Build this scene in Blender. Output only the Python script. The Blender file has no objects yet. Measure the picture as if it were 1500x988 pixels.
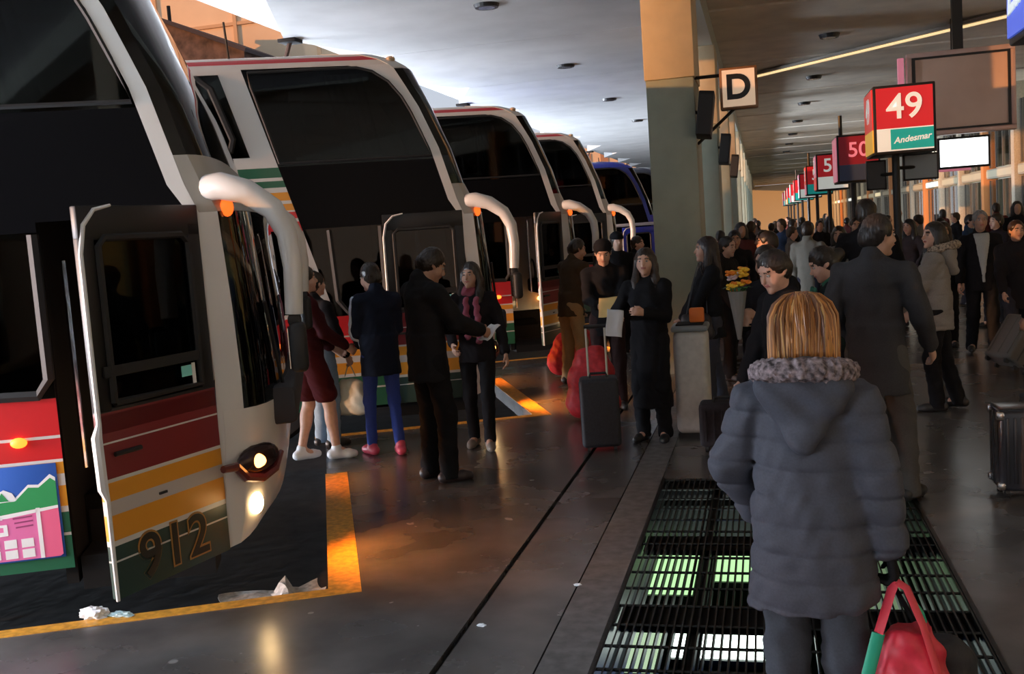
import bpy, bmesh, math, random
import numpy as np
from mathutils import Vector, Matrix, Euler
R = math.radians
sc = bpy.context.scene
col = sc.collection
random.seed(7)

# ------------------------------------------------------------------ camera
H = 1.78
PITCH, YAW, ROLL = R(5.785), R(14.094), R(4.0)
def make_camera():
    right = Vector((math.cos(YAW), math.sin(YAW), 0)); fwdl = Vector((-math.sin(YAW), math.cos(YAW), 0)); up = Vector((0, 0, 1))
    fwd = fwdl * math.cos(PITCH) - up * math.sin(PITCH)
    upc = up * math.cos(PITCH) + fwdl * math.sin(PITCH)
    r2 = right * math.cos(ROLL) - upc * math.sin(ROLL)
    u2 = right * math.sin(ROLL) + upc * math.cos(ROLL)
    cd = bpy.data.cameras.new('camera'); cd.sensor_width = 36; cd.lens = 36; cd.clip_end = 600
    co = bpy.data.objects.new('camera', cd); col.objects.link(co)
    m = Matrix((r2, u2, -fwd)).transposed().to_4x4(); m.translation = (0, 0, H)
    co.matrix_world = m
    sc.camera = co
make_camera()

# ------------------------------------------------------------------ sky, sun, added daylight lamps, exposure
w = bpy.data.worlds.new('sky'); sc.world = w; w.use_nodes = True
nt = w.node_tree; nt.nodes.clear()
wo = nt.nodes.new('ShaderNodeOutputWorld'); bg = nt.nodes.new('ShaderNodeBackground')
tc = nt.nodes.new('ShaderNodeTexCoord'); sx = nt.nodes.new('ShaderNodeSeparateXYZ'); rp = nt.nodes.new('ShaderNodeValToRGB')
nt.links.new(tc.outputs['Generated'], sx.inputs[0]); nt.links.new(sx.outputs['Z'], rp.inputs[0])
rp.color_ramp.elements[0].color = (0.74, 0.76, 0.80, 1); rp.color_ramp.elements[0].position = 0.0
rp.color_ramp.elements[1].color = (0.42, 0.58, 0.85, 1); rp.color_ramp.elements[1].position = 0.45
nt.links.new(rp.outputs[0], bg.inputs[0]); nt.links.new(bg.outputs[0], wo.inputs[0])
bg.inputs[1].default_value = 0.9

SUN_AZ, SUN_EL = R(30.0), R(5.0)          # heading of the light, measured from +X
sd = bpy.data.lights.new('sun', 'SUN'); sd.energy = 3.8; sd.color = (1.0, 0.42, 0.12); sd.angle = R(0.6)
so = bpy.data.objects.new('sun', sd); col.objects.link(so)
so.rotation_euler = Vector((math.cos(SUN_AZ) * math.cos(SUN_EL), math.sin(SUN_AZ) * math.cos(SUN_EL), -math.sin(SUN_EL))).to_track_quat('-Z', 'Y').to_euler()

def area(name, loc, target, sx_, sy_, power, color):
    l = bpy.data.lights.new(name, 'AREA'); l.shape = 'RECTANGLE'; l.size = sx_; l.size_y = sy_; l.energy = power; l.color = color
    o = bpy.data.objects.new(name, l); col.objects.link(o); o.location = loc
    o.rotation_euler = (Vector(target) - Vector(loc)).to_track_quat('-Z', 'Y').to_euler()
    return o
# added unseen area lamps, standing in for daylight from the open bus side
area('ceiling_fill', (-17.5, 9.0, 0.4), (-5.0, 9.0, 4.9), 60, 2.0, 44000, (0.78, 0.87, 1.0))
area('gap_fill', (-5.6, 2.5, 1.7), (0.0, 3.3, 1.0), 1.6, 2.4, 170, (0.75, 0.85, 1.0))

vs = sc.view_settings
sc.display_settings.display_device = 'sRGB'
vs.view_transform = 'Standard'; vs.look = 'None'; vs.gamma = 1.0; vs.use_curve_mapping = False
vs.exposure = 0.0

# ------------------------------------------------------------------ materials
MATS = {}
def mat(name, color, rough=0.6, metal=0.0, noise=0.0, nscale=20.0, bump=0.0, spec=0.5, emit=None, estr=0.0, coat=0.0, stretch=None, color2=None):
    if name in MATS: return MATS[name]
    m = bpy.data.materials.new(name); m.use_nodes = True
    t = m.node_tree; b = t.nodes['Principled BSDF']
    b.inputs['Base Color'].default_value = (*color, 1); b.inputs['Roughness'].default_value = rough
    b.inputs['Metallic'].default_value = metal; b.inputs['Specular IOR Level'].default_value = spec
    b.inputs['Coat Weight'].default_value = coat
    if emit:
        b.inputs['Emission Color'].default_value = (*emit, 1); b.inputs['Emission Strength'].default_value = estr
    if noise or bump or color2:
        c = t.nodes.new('ShaderNodeTexCoord'); mp = t.nodes.new('ShaderNodeMapping'); n = t.nodes.new('ShaderNodeTexNoise')
        n.inputs['Scale'].default_value = nscale; n.inputs['Detail'].default_value = 5
        if stretch: mp.inputs['Scale'].default_value = stretch
        t.links.new(c.outputs['Object'], mp.inputs[0]); t.links.new(mp.outputs[0], n.inputs['Vector'])
        if noise or color2:
            r = t.nodes.new('ShaderNodeValToRGB')
            c2 = color2 or tuple(min(1, x * (1 + noise)) for x in color)
            c1 = color if color2 else tuple(x * (1 - noise) for x in color)
            r.color_ramp.elements[0].color = (*c1, 1); r.color_ramp.elements[0].position = 0.35
            r.color_ramp.elements[1].color = (*c2, 1); r.color_ramp.elements[1].position = 0.65
            t.links.new(n.outputs['Fac'], r.inputs[0]); t.links.new(r.outputs[0], b.inputs['Base Color'])
        if bump:
            bp = t.nodes.new('ShaderNodeBump'); bp.inputs['Strength'].default_value = bump; bp.inputs['Distance'].default_value = 0.01
            t.links.new(n.outputs['Fac'], bp.inputs['Height']); t.links.new(bp.outputs[0], b.inputs['Normal'])
    MATS[name] = m
    return m

def emission(name, color, strength):
    return mat(name, tuple(0.8 * c for c in color), 0.5, emit=color, estr=strength)

def glass(name, tint, rough=0.03, refl=0.95):
    if name in MATS: return MATS[name]
    m = bpy.data.materials.new(name); m.use_nodes = True; t = m.node_tree; t.nodes.clear()
    o = t.nodes.new('ShaderNodeOutputMaterial'); mx = t.nodes.new('ShaderNodeMixShader')
    tr = t.nodes.new('ShaderNodeBsdfTransparent'); gl = t.nodes.new('ShaderNodeBsdfGlossy'); fr = t.nodes.new('ShaderNodeFresnel')
    fr.inputs[0].default_value = 1.5; tr.inputs[0].default_value = (*tint, 1); gl.inputs['Roughness'].default_value = rough
    gl.inputs['Color'].default_value = (refl, refl, refl, 1)
    t.links.new(fr.outputs[0], mx.inputs[0]); t.links.new(tr.outputs[0], mx.inputs[1]); t.links.new(gl.outputs[0], mx.inputs[2])
    t.links.new(mx.outputs[0], o.inputs[0]); MATS[name] = m
    return m

def striped(name, stops, z0, z1, rough=0.3, coat=0.3):
    """paint stripes by height on the object itself"""
    if name in MATS: return MATS[name]
    m = bpy.data.materials.new(name); m.use_nodes = True; t = m.node_tree; b = t.nodes['Principled BSDF']
    b.inputs['Roughness'].default_value = rough; b.inputs['Coat Weight'].default_value = coat
    c = t.nodes.new('ShaderNodeTexCoord'); s = t.nodes.new('ShaderNodeSeparateXYZ'); mr = t.nodes.new('ShaderNodeMapRange')
    mr.inputs[1].default_value = z0; mr.inputs[2].default_value = z1
    r = t.nodes.new('ShaderNodeValToRGB'); r.color_ramp.interpolation = 'CONSTANT'
    els = r.color_ramp.elements
    while len(els) > 1: els.remove(els[-1])
    for i, (z, cc) in enumerate(stops):
        p = (z - z0) / (z1 - z0)
        e = els[0] if i == 0 else els.new(p)
        e.position = max(0, p); e.color = (*cc, 1)
    t.links.new(c.outputs['Object'], s.inputs[0]); t.links.new(s.outputs['Z'], mr.inputs[0]); t.links.new(mr.outputs[0], r.inputs[0])
    t.links.new(r.outputs[0], b.inputs['Base Color']); MATS[name] = m
    return m

# ------------------------------------------------------------------ object helpers
def tag(o, label=None, cat=None, group=None, kind=None):
    if label: o['label'] = label
    if cat: o['category'] = cat
    if group: o['group'] = group
    if kind: o['kind'] = kind
    return o
def empty(name, loc=(0, 0, 0), rz=0.0, parent=None):
    o = bpy.data.objects.new(name, None); col.objects.link(o); o.location = loc; o.rotation_euler = (0, 0, rz)
    o.empty_display_size = 0.1
    if parent: o.parent = parent
    return o
def copy_tree(o, parent=None):
    c = o.copy(); col.objects.link(c)
    if parent is not None: c.parent = parent
    for ch in list(o.children): copy_tree(ch, c)
    return c

class MB:
    def __init__(self): self.v = []; self.f = []; self.m = []
    def add(self, vs_, fs, mi=0):
        n = len(self.v); self.v += [tuple(x) for x in vs_]
        for f in fs: self.f.append([i + n for i in f]); self.m.append(mi)
        return self
    def box(self, c, s, mi=0, rot=None):
        vs_ = []
        for dz in (-.5, .5):
            for dx, dy in ((-.5, -.5), (.5, -.5), (.5, .5), (-.5, .5)):
                p = Vector((dx * s[0], dy * s[1], dz * s[2]))
                if rot is not None: p = rot @ p
                vs_.append(p + Vector(c))
        return self.add(vs_, [[3, 2, 1, 0], [4, 5, 6, 7], [0, 1, 5, 4], [1, 2, 6, 5], [2, 3, 7, 6], [3, 0, 4, 7]], mi)
    def box2(self, a, b, mi=0):
        return self.box([(a[i] + b[i]) / 2 for i in range(3)], [abs(b[i] - a[i]) for i in range(3)], mi)
    def tube(self, pts, rad, n=10, mi=0, flat=1.0, cap=True):
        pts = [Vector(p) for p in pts]
        if not isinstance(rad, (list, tuple)): rad = [rad] * len(pts)
        rings = []; prev = None
        for i, p in enumerate(pts):
            d = (pts[min(i + 1, len(pts) - 1)] - pts[max(i - 1, 0)]).normalized()
            if prev is None:
                a = d.cross(Vector((0, 0, 1)));
                if a.length < 1e-3: a = d.cross(Vector((0, 1, 0)))
            else: a = prev - d * prev.dot(d)
            a.normalize(); prev = a; b = d.cross(a)
            rings.append([p + (a * math.cos(2 * math.pi * k / n) + b * flat * math.sin(2 * math.pi * k / n)) * rad[i] for k in range(n)])
        vs_ = [q for r in rings for q in r]; fs = []
        for i in range(len(pts) - 1):
            for k in range(n):
                k2 = (k + 1) % n
                fs.append([i * n + k, i * n + k2, (i + 1) * n + k2, (i + 1) * n + k])
        if cap:
            fs.append(list(range(n))[::-1]); fs.append([(len(pts) - 1) * n + k for k in range(n)])
        return self.add(vs_, fs, mi)
    def prism(self, poly, ext, mi=0):
        n = len(poly); a = [Vector(p) for p in poly]; b = [p + Vector(ext) for p in a]
        fs = [list(range(n))[::-1], [n + i for i in range(n)]] + [[i, (i + 1) % n, n + (i + 1) % n, n + i] for i in range(n)]
        return self.add(a + b, fs, mi)
    def ball(self, c, r, seg=12, rings=8, mi=0):
        if not isinstance(r, (list, tuple)): r = (r, r, r)
        vs_ = [Vector(c) + Vector((0, 0, r[2]))]
        for i in range(1, rings):
            t = math.pi * i / rings
            for k in range(seg):
                p = 2 * math.pi * k / seg
                vs_.append(Vector(c) + Vector((r[0] * math.sin(t) * math.cos(p), r[1] * math.sin(t) * math.sin(p), r[2] * math.cos(t))))
        vs_.append(Vector(c) - Vector((0, 0, r[2]))); L = len(vs_) - 1; fs = []
        for k in range(seg):
            fs.append([0, 1 + k, 1 + (k + 1) % seg]); fs.append([L, L - seg + (k + 1) % seg, L - seg + k])
        for i in range(rings - 2):
            for k in range(seg):
                a = 1 + i * seg
                fs.append([a + k, a + seg + k, a + seg + (k + 1) % seg, a + (k + 1) % seg])
        return self.add(vs_, fs, mi)
    def build(self, name, mats, parent=None, smooth=False, bevel=0.0, loc=None, label=None, seg=2, autos=True):
        me = bpy.data.meshes.new(name); me.from_pydata(self.v, [], self.f)
        if not isinstance(mats, (list, tuple)): mats = [mats]
        for m in mats: me.materials.append(m)
        me.polygons.foreach_set('material_index', self.m)
        if smooth: me.polygons.foreach_set('use_smooth', [True] * len(self.f))
        bm_ = bmesh.new(); bm_.from_mesh(me); bmesh.ops.recalc_face_normals(bm_, faces=bm_.faces)
        if bevel:
            bmesh.ops.bevel(bm_, geom=[e for e in bm_.edges if e.is_manifold and e.calc_face_angle(0) > 0.5], offset=bevel, segments=seg, affect='EDGES', profile=0.5, clamp_overlap=True)
            for f in bm_.faces: f.smooth = True
        bm_.to_mesh(me); bm_.free(); me.update()
        if bevel or smooth:
            try: me.set_sharp_from_angle(angle=R(40))
            except Exception: pass
        o = bpy.data.objects.new(name, me); col.objects.link(o)
        if parent: o.parent = parent
        if loc: o.location = loc
        if label: o['label'] = label
        return o

def text(name, body, size, mtl, loc, rot, parent=None, offset=0.0, extrude=0.002, shear=0.0, align='CENTER', sx_=1.0):
    c = bpy.data.curves.new(name, 'FONT'); c.body = body; c.size = size; c.extrude = extrude; c.offset = offset; c.shear = shear
    c.align_x = align; c.align_y = 'CENTER'; c.resolution_u = 6
    c.materials.append(mtl)
    tmp = bpy.data.objects.new(name, c); col.objects.link(tmp); bpy.context.view_layer.update()
    me = bpy.data.meshes.new_from_object(tmp.evaluated_get(bpy.context.evaluated_depsgraph_get())); me.name = name
    bpy.data.objects.remove(tmp); bpy.data.curves.remove(c)
    o = bpy.data.objects.new(name, me); col.objects.link(o); o.location = loc; o.rotation_euler = rot; o.scale = (sx_, 1, 1)
    if parent: o.parent = parent
    return o

# ------------------------------------------------------------------ implicit bodies
def surface_nets(F, lo, res):
    s = F < 0
    a = [s[i:s.shape[0] - 1 + i, j:s.shape[1] - 1 + j, k:s.shape[2] - 1 + k] for i in (0, 1) for j in (0, 1) for k in (0, 1)]
    cnt = np.zeros(a[0].shape, np.int8)
    for q in a: cnt += q
    act = (cnt > 0) & (cnt < 8)
    idx = np.argwhere(act)
    if len(idx) == 0: return np.zeros((0, 3)), np.zeros((0, 4), int)
    ids = np.full(act.shape, -1, np.int64); ids[act] = np.arange(len(idx))
    offs = np.array([(i, j, k) for i in (0, 1) for j in (0, 1) for k in (0, 1)])
    cv = np.stack([F[idx[:, 0] + o[0], idx[:, 1] + o[1], idx[:, 2] + o[2]] for o in offs], 1)
    acc = np.zeros((len(idx), 3)); num = np.zeros(len(idx))
    for p in range(8):
        for q in range(p + 1, 8):
            if np.abs(offs[p] - offs[q]).sum() != 1: continue
            va, vb = cv[:, p], cv[:, q]; cr = (va < 0) != (vb < 0)
            t = np.where(cr, va / np.where(cr, va - vb, 1), 0)
            acc += np.where(cr[:, None], offs[p] + t[:, None] * (offs[q] - offs[p]), 0); num += cr
    V = (idx + acc / num[:, None]) * res + np.array(lo)
    Q = []
    for ax in range(3):
        sl0 = [slice(1, -1)] * 3; sl0[ax] = slice(0, -1); sl1 = list(sl0); sl1[ax] = slice(1, None)
        A, B = s[tuple(sl0)], s[tuple(sl1)]
        e = np.argwhere(A != B)
        if len(e) == 0: continue
        b1, b2 = (ax + 1) % 3, (ax + 2) % 3
        base = e.copy(); base[:, b1] += 1; base[:, b2] += 1
        def cell(d1, d2):
            c = base.copy(); c[:, b1] -= d1; c[:, b2] -= d2
            return ids[c[:, 0], c[:, 1], c[:, 2]]
        q = np.stack([cell(1, 1), cell(0, 1), cell(0, 0), cell(1, 0)], 1)
        inside = A[e[:, 0], e[:, 1], e[:, 2]]
        q[~inside] = q[~inside][:, ::-1]
        Q.append(q)
    Q = np.concatenate(Q); Q = Q[(Q >= 0).all(1)]
    return V, Q

class Field:
    def __init__(self, lo, hi, res):
        self.lo = np.array(lo, float); self.res = res
        n = [int(math.ceil((hi[i] - lo[i]) / res)) + 1 for i in range(3)]
        self.ax = [(lo[i] + np.arange(n[i]) * res).astype(np.float32) for i in range(3)]
        self.F = np.full(n, 0.5, np.float32)
    def win(self, blo, bhi):
        return tuple(slice(max(0, int(np.searchsorted(self.ax[i], blo[i]))), int(np.searchsorted(self.ax[i], bhi[i]))) for i in range(3))
    def apply(self, fn, blo, bhi, k=0.03, op='u', pad=None):
        pad = k + 3 * self.res if pad is None else pad
        w_ = self.win([x - pad for x in blo], [x + pad for x in bhi])
        if any(s_.stop <= s_.start for s_ in w_): return
        X = self.ax[0][w_[0]][:, None, None]; Y = self.ax[1][w_[1]][None, :, None]; Z = self.ax[2][w_[2]][None, None, :]
        d = fn(X, Y, Z); a = self.F[w_]
        if op == 'u':
            h = np.clip(0.5 + 0.5 * (a - d) / k, 0, 1); self.F[w_] = a * (1 - h) + d * h - k * h * (1 - h)
        elif op == 's':
            h = np.clip(0.5 - 0.5 * (a + d) / k, 0, 1); self.F[w_] = a * (1 - h) + (-d) * h + k * h * (1 - h)
    def cap(self, a, b, ra, rb=None, k=0.03, sq=None, op='u'):
        rb = ra if rb is None else rb
        a = np.array(a, float); b = np.array(b, float); ab = b - a; L2 = max(float(ab @ ab), 1e-9)
        n = None
        if sq is not None:
            n, qf = np.array(sq[0], float), sq[1]
        def fn(X, Y, Z):
            px, py, pz = X - a[0], Y - a[1], Z - a[2]
            t = np.clip((px * ab[0] + py * ab[1] + pz * ab[2]) / L2, 0, 1)
            dx, dy, dz = px - t * ab[0], py - t * ab[1], pz - t * ab[2]
            d2 = dx * dx + dy * dy + dz * dz
            if n is not None:
                dn = dx * n[0] + dy * n[1] + dz * n[2]
                d2 = d2 + dn * dn * (qf * qf - 1)
            return np.sqrt(d2) - (ra + (rb - ra) * t)
        r = max(ra, rb)
        self.apply(fn, np.minimum(a, b) - r, np.maximum(a, b) + r, k, op)
    def ell(self, c, r, k=0.03, M=None, op='u'):
        c = np.array(c, float); r = np.array(r, float)
        def fn(X, Y, Z):
            px, py, pz = X - c[0], Y - c[1], Z - c[2]
            if M is not None:
                px, py, pz = (M[0][0] * px + M[1][0] * py + M[2][0] * pz, M[0][1] * px + M[1][1] * py + M[2][1] * pz, M[0][2] * px + M[1][2] * py + M[2][2] * pz)
            k0 = np.sqrt((px / r[0]) ** 2 + (py / r[1]) ** 2 + (pz / r[2]) ** 2)
            k1 = np.sqrt((px / r[0] ** 2) ** 2 + (py / r[1] ** 2) ** 2 + (pz / r[2] ** 2) ** 2)
            return k0 * (k0 - 1) / np.maximum(k1, 1e-6)
        m = r.max() if M is not None else r
        self.apply(fn, c - m, c + m, k, op)
    def cone(self, c0, c1, r0, r1, k=0.03, sq=1.4):
        """upright elliptic frustum, flat ended: from centre c0 (lower) to c1 (upper)"""
        z0, z1 = c0[2], c1[2]
        def fn(X, Y, Z):
            t = np.clip((Z - z0) / (z1 - z0), -0.2, 1.2)
            cx, cy = c0[0] + t * (c1[0] - c0[0]), c0[1] + t * (c1[1] - c0[1])
            d = np.sqrt((X - cx) ** 2 + ((Y - cy) * sq) ** 2) - (r0 + (r1 - r0) * t)
            return np.maximum(d, np.maximum(z0 - Z, Z - z1))
        r = max(r0, r1)
        self.apply(fn, [min(c0[0], c1[0]) - r, min(c0[1], c1[1]) - r, z0], [max(c0[0], c1[0]) + r, max(c0[1], c1[1]) + r, z1], k)
    def clip_below(self, z):
        self.F = np.maximum(self.F, z - self.ax[2][None, None, :])
    def disp(self, fn):
        X = self.ax[0][:, None, None]; Y = self.ax[1][None, :, None]; Z = self.ax[2][None, None, :]
        self.F = self.F + fn(X, Y, Z).astype(np.float32)
    def region(self, fn, grow):
        g = Field.__new__(Field); g.lo = self.lo; g.res = self.res; g.ax = self.ax
        X = self.ax[0][:, None, None]; Y = self.ax[1][None, :, None]; Z = self.ax[2][None, None, :]
        g.F = np.maximum(self.F - grow, fn(X, Y, Z)).astype(np.float32)
        return g
    def mesh(self): return surface_nets(self.F, self.lo, self.res)

def np_mesh(name, V, Q, mats, parent=None, mi=None, label=None):
    me = bpy.data.meshes.new(name)
    me.vertices.add(len(V)); me.vertices.foreach_set('co', np.asarray(V, np.float32).ravel())
    me.loops.add(len(Q) * 4); me.loops.foreach_set('vertex_index', np.asarray(Q, np.int32).ravel())
    me.polygons.add(len(Q)); me.polygons.foreach_set('loop_start', np.arange(0, len(Q) * 4, 4, dtype=np.int32))
    if not isinstance(mats, (list, tuple)): mats = [mats]
    for m in mats: me.materials.append(m)
    if mi is not None: me.polygons.foreach_set('material_index', np.asarray(mi, np.int32))
    me.polygons.foreach_set('use_smooth', np.ones(len(Q), bool))
    me.update(calc_edges=True); me.validate()
    o = bpy.data.objects.new(name, me); col.objects.link(o)
    if parent: o.parent = parent
    if label: o['label'] = label
    return o
# ------------------------------------------------------------------ people
SKIN = {'fair': (0.62, 0.36, 0.26), 'tan': (0.45, 0.25, 0.17), 'olive': (0.52, 0.31, 0.22)}
def skin(k): return mat('skin_' + k, SKIN[k], 0.5, noise=0.06, nscale=30)
LIP = mat('lips', (0.42, 0.14, 0.12), 0.45); EYEW = mat('eye_white', (0.42, 0.39, 0.36), 0.5); IRIS = mat('iris', (0.03, 0.018, 0.012), 0.2)
def cloth(c, rough=0.85, name=None, sc_=140, b=0.10): return mat('cloth_' + (name or '%d_%d_%d_%d' % (*[int(999 * x) for x in c], int(rough * 100))), c, rough, noise=0.08, nscale=sc_, bump=b, spec=0.12)
def hairmat(c): return mat('hair_%d_%d_%d' % tuple(int(999 * x) for x in c), c, 0.38, noise=0.35, nscale=60, stretch=(1, 1, 0.12), bump=0.4, spec=0.5)

def ik(S, W, l1, l2, pole):
    S, W = np.array(S, float), np.array(W, float); d = W - S; L = np.linalg.norm(d)
    if L > (l1 + l2) * 0.995: W = S + d / L * (l1 + l2) * 0.995; d = W - S; L = np.linalg.norm(d)
    u = d / L; p = np.array(pole, float); p = p - u * (p @ u); p /= max(np.linalg.norm(p), 1e-6)
    x = (l1 * l1 - l2 * l2 + L * L) / (2 * L); y = math.sqrt(max(l1 * l1 - x * x, 0))
    return S + u * x + p * y, W

def rotx(a): c, s = math.cos(a), math.sin(a); return np.array([[1, 0, 0], [0, c, -s], [0, s, c]])
def rotz(a): c, s = math.cos(a), math.sin(a); return np.array([[c, -s, 0], [s, c, 0], [0, 0, 1]])
def roty(a): c, s = math.cos(a), math.sin(a); return np.array([[c, 0, s], [0, 1, 0], [-s, 0, c]])

def person(label, pos, h=1.66, face=0, female=False, lean=0, twist=0, turn=0, nod=0, lw=None, rw=None, lpole=None, rpole=None,
           lfoot=(-0.10, 0.0, 0), rfoot=(0.10, 0.0, 0), ltoe=10, rtoe=10, grip=(0.5, 0.5),
           top=(0.02, 0.02, 0.025), hem=0.78, flare=1.0, puff=0.0, quilt=0.0, toprough=0.85, bottom='trousers', bcol=(0.03, 0.03, 0.035), slim=0.0,
           shoe=(0.02, 0.02, 0.02), hair='short', hcol=(0.02, 0.014, 0.01), skincol='olive', shirt=None, scarf=None, stripe=None, hood=None, cap=None,
           res=0.011, group=None, gloves=None, collar=True, fat=1.0, sink=0.0, name='person'):
    s = h / 1.70
    root = empty(name, (pos[0], pos[1], sink), -R(face)); tag(root, label, 'person', group)
    far = res > 0.014
    lw = lw or (-0.24, 0.03, 0.80); rw = rw or (0.24, 0.03, 0.80)
    pel = np.array([0, 0, 0.92]); Rl = rotz(R(twist)) @ rotx(-R(lean))
    up = lambda p: (pel + Rl @ (np.array(p, float) - pel))
    shx = 0.158 if female else 0.178
    SL, SR = up((-shx, -0.005, 1.385)), up((shx, -0.005, 1.385))
    EL, WL = ik(SL, np.array(lw), 0.285, 0.25, lpole or (-0.5, -1, -0.2)); ER, WR = ik(SR, np.array(rw), 0.285, 0.25, rpole or (0.5, -1, -0.2))
    hipx = 0.088
    def leg(f, sx_):
        A = np.array([f[0], f[1], f[2] + 0.085]); Hp = np.array([sx_ * hipx, 0, 0.89])
        K, A2 = ik(Hp, A, 0.41, 0.40, (0.05 * sx_, 1, 0)); return Hp, K, A2
    HL, KL, AL = leg(lfoot, -1); HR, KR, AR = leg(rfoot, 1)
    neck = up((0, -0.012, 1.44)); Mh = Rl @ rotz(-R(turn)) @ rotx(-R(nod)); hc = neck + Mh @ np.array([0, 0.028, 0.145])
    hp = lambda x, y, z: hc + Mh @ np.array([x, y, z])
    nrm = Rl @ np.array([0, 1, 0]); sq = (nrm, 1.38); sq2 = (nrm, 1.5)
    allp = np.array([SL, SR, EL, ER, WL, WR, HL, HR, KL, KR, AL, AR, neck, hc])
    lo = allp.min(0) - 0.26; hi = allp.max(0) + 0.26; lo[2] = -0.03
    # ---- body: one continuous surface
    F = Field(lo, hi, res / s)
    ag = 0.92 if female else 1.0
    F.cap(up((0, 0, 0.93)), up((0, 0, 1.12)), 0.135, 0.118 * ag, 0.04, sq)
    F.cap(up((0, 0, 1.12)), up((0, 0, 1.30)), 0.118 * ag, 0.140 * ag, 0.05, sq)
    F.cap(up((-0.12 * ag, -0.005, 1.365)), up((0.12 * ag, -0.005, 1.365)), 0.050, 0.050, 0.05)
    F.cap(neck - Rl @ np.array([0, 0.0, 0.05]), neck + Mh @ np.array([0, 0.012, 0.07]), 0.056 * ag, 0.050 * ag, 0.03)
    F.ell(hp(0, -0.008, 0.028), (0.074, 0.092, 0.088), 0.02, Mh.T)
    F.ell(hp(0, 0.022, -0.045), (0.057, 0.068, 0.070), 0.03, Mh.T)
    if not far:
        F.cap(hp(-0.03, 0.072, 0.034), hp(0.03, 0.072, 0.034), 0.013, 0.013, 0.02)
        for e in (-1, 1):
            F.ell(hp(e * 0.036, 0.05, -0.03), (0.026, 0.03, 0.03), 0.025, Mh.T)
            F.ell(hp(e * 0.030, 0.096, 0.010), (0.019, 0.015, 0.011), 0.010, Mh.T, 's')
            F.ell(hp(e * 0.074, -0.008, -0.004), (0.010, 0.018, 0.030), 0.008, Mh.T)
        F.cap(hp(0, 0.082, 0.016), hp(0, 0.103, -0.022), 0.008, 0.014, 0.012)
        F.ell(hp(0, 0.088, -0.050), (0.023, 0.010, 0.010), 0.008, Mh.T)
        F.ell(hp(0, 0.074, -0.094), (0.022, 0.02, 0.02), 0.02, Mh.T)
    else:
        F.cap(hp(0, 0.082, 0.016), hp(0, 0.10, -0.022), 0.010, 0.016, 0.012)
    for S_, E_, W_ in ((SL, EL, WL), (SR, ER, WR)):
        F.cap(S_ + (E_ - S_) * 0.09, E_, 0.040, 0.038, 0.03); F.cap(E_, W_, 0.038, 0.027, 0.02)
    for (Hp, K, A) in ((HL, KL, AL), (HR, KR, AR)):
        F.cap(Hp, K, 0.082 - slim, 0.054 - slim, 0.04); F.cap(K, A, 0.052 - slim, 0.036 - slim * 0.4, 0.025)
        F.ell(K * 0.7 + A * 0.3 + np.array([0, -0.008, 0]), (0.047 - slim, 0.050 - slim, 0.11), 0.03)
        F.cap(A, A + np.array([0, 0.10, -0.05]), 0.036, 0.026, 0.02)
    # hands
    hands = []
    for sgn, E_, W_, g in ((-1, EL, WL, grip[0]), (1, ER, WR, grip[1])):
        d = (W_ - E_); d /= np.linalg.norm(d)
        side = np.array([sgn, 0.0, 0.0]) - d * (d[0] * sgn)      # back of the hand points outward
        if np.linalg.norm(side) < 0.2: side = np.array([0, 0, 1.0]) - d * d[2]
        side /= np.linalg.norm(side); thumb = np.cross(side, d) * sgn
        if thumb[1] < -0.1: thumb = thumb * 1
        P0 = W_ + d * 0.015; P1 = W_ + d * 0.075
        F.cap(P0, P1, 0.030, 0.036, 0.015, (side, 2.0))
        if far:
            F.cap(P1, P1 + d * 0.06 - side * 0.03 * g, 0.034, 0.026, 0.01, (side, 1.8))
            F.cap(P0 + thumb * 0.02, P0 + thumb * 0.055 + d * 0.045, 0.014, 0.011, 0.01)
        else:
            for i, (ln, of) in enumerate(((0.070, -0.029), (0.078, -0.0098), (0.074, 0.0098), (0.058, 0.028))):
                b0 = P1 + d * 0.012 - thumb * of
                a1 = g * 0.9; d1 = d * math.cos(a1) - side * math.sin(a1); a2 = g * 2.1; d2 = d * math.cos(a2) - side * math.sin(a2)
                b1 = b0 + d1 * ln * 0.5; b2 = b1 + d2 * ln * 0.5
                F.cap(b0, b1, 0.0098, 0.0090, 0.006); F.cap(b1, b2, 0.0090, 0.0078, 0.005)
            t0 = P0 + thumb * 0.022 + d * 0.008; t1 = t0 + thumb * 0.022 + d * 0.030 - side * 0.012; t2 = t1 + thumb * 0.004 + d * 0.030 - side * 0.012 * (1 + g)
            F.cap(t0, t1, 0.014, 0.011, 0.01); F.cap(t1, t2, 0.011, 0.0085, 0.006)
        hands.append((P1 + d * 0.03 - side * 0.02) * s)
    V, Q = F.mesh()
    C = V[Q].mean(1); Lc = (C - hc) @ Mh
    mi = np.zeros(len(Q), int)
    if not far:
        mi[(np.abs(Lc[:, 0]) < 0.022) & (np.abs(Lc[:, 2] + 0.050) < 0.008) & (Lc[:, 1] > 0.078)] = 1
        ax_ = np.abs(Lc[:, 0])
        mi[(ax_ > 0.014) & (ax_ < 0.046) & (np.abs(Lc[:, 2] - 0.033) < 0.006) & (Lc[:, 1] > 0.06)] = 2
    if gloves is not None:
        for E_, W_ in ((EL, WL), (ER, WR)):
            d = (W_ - E_) / np.linalg.norm(W_ - E_)
            m_ = ((C - W_) @ d > -0.01) & (np.linalg.norm(C - W_, axis=1) < 0.22); mi[m_] = 5
    mats_ = [skin(skincol), LIP, hairmat(hcol), EYEW, IRIS, cloth(gloves or (0.02, 0.02, 0.02))]
    V = V * s
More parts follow.
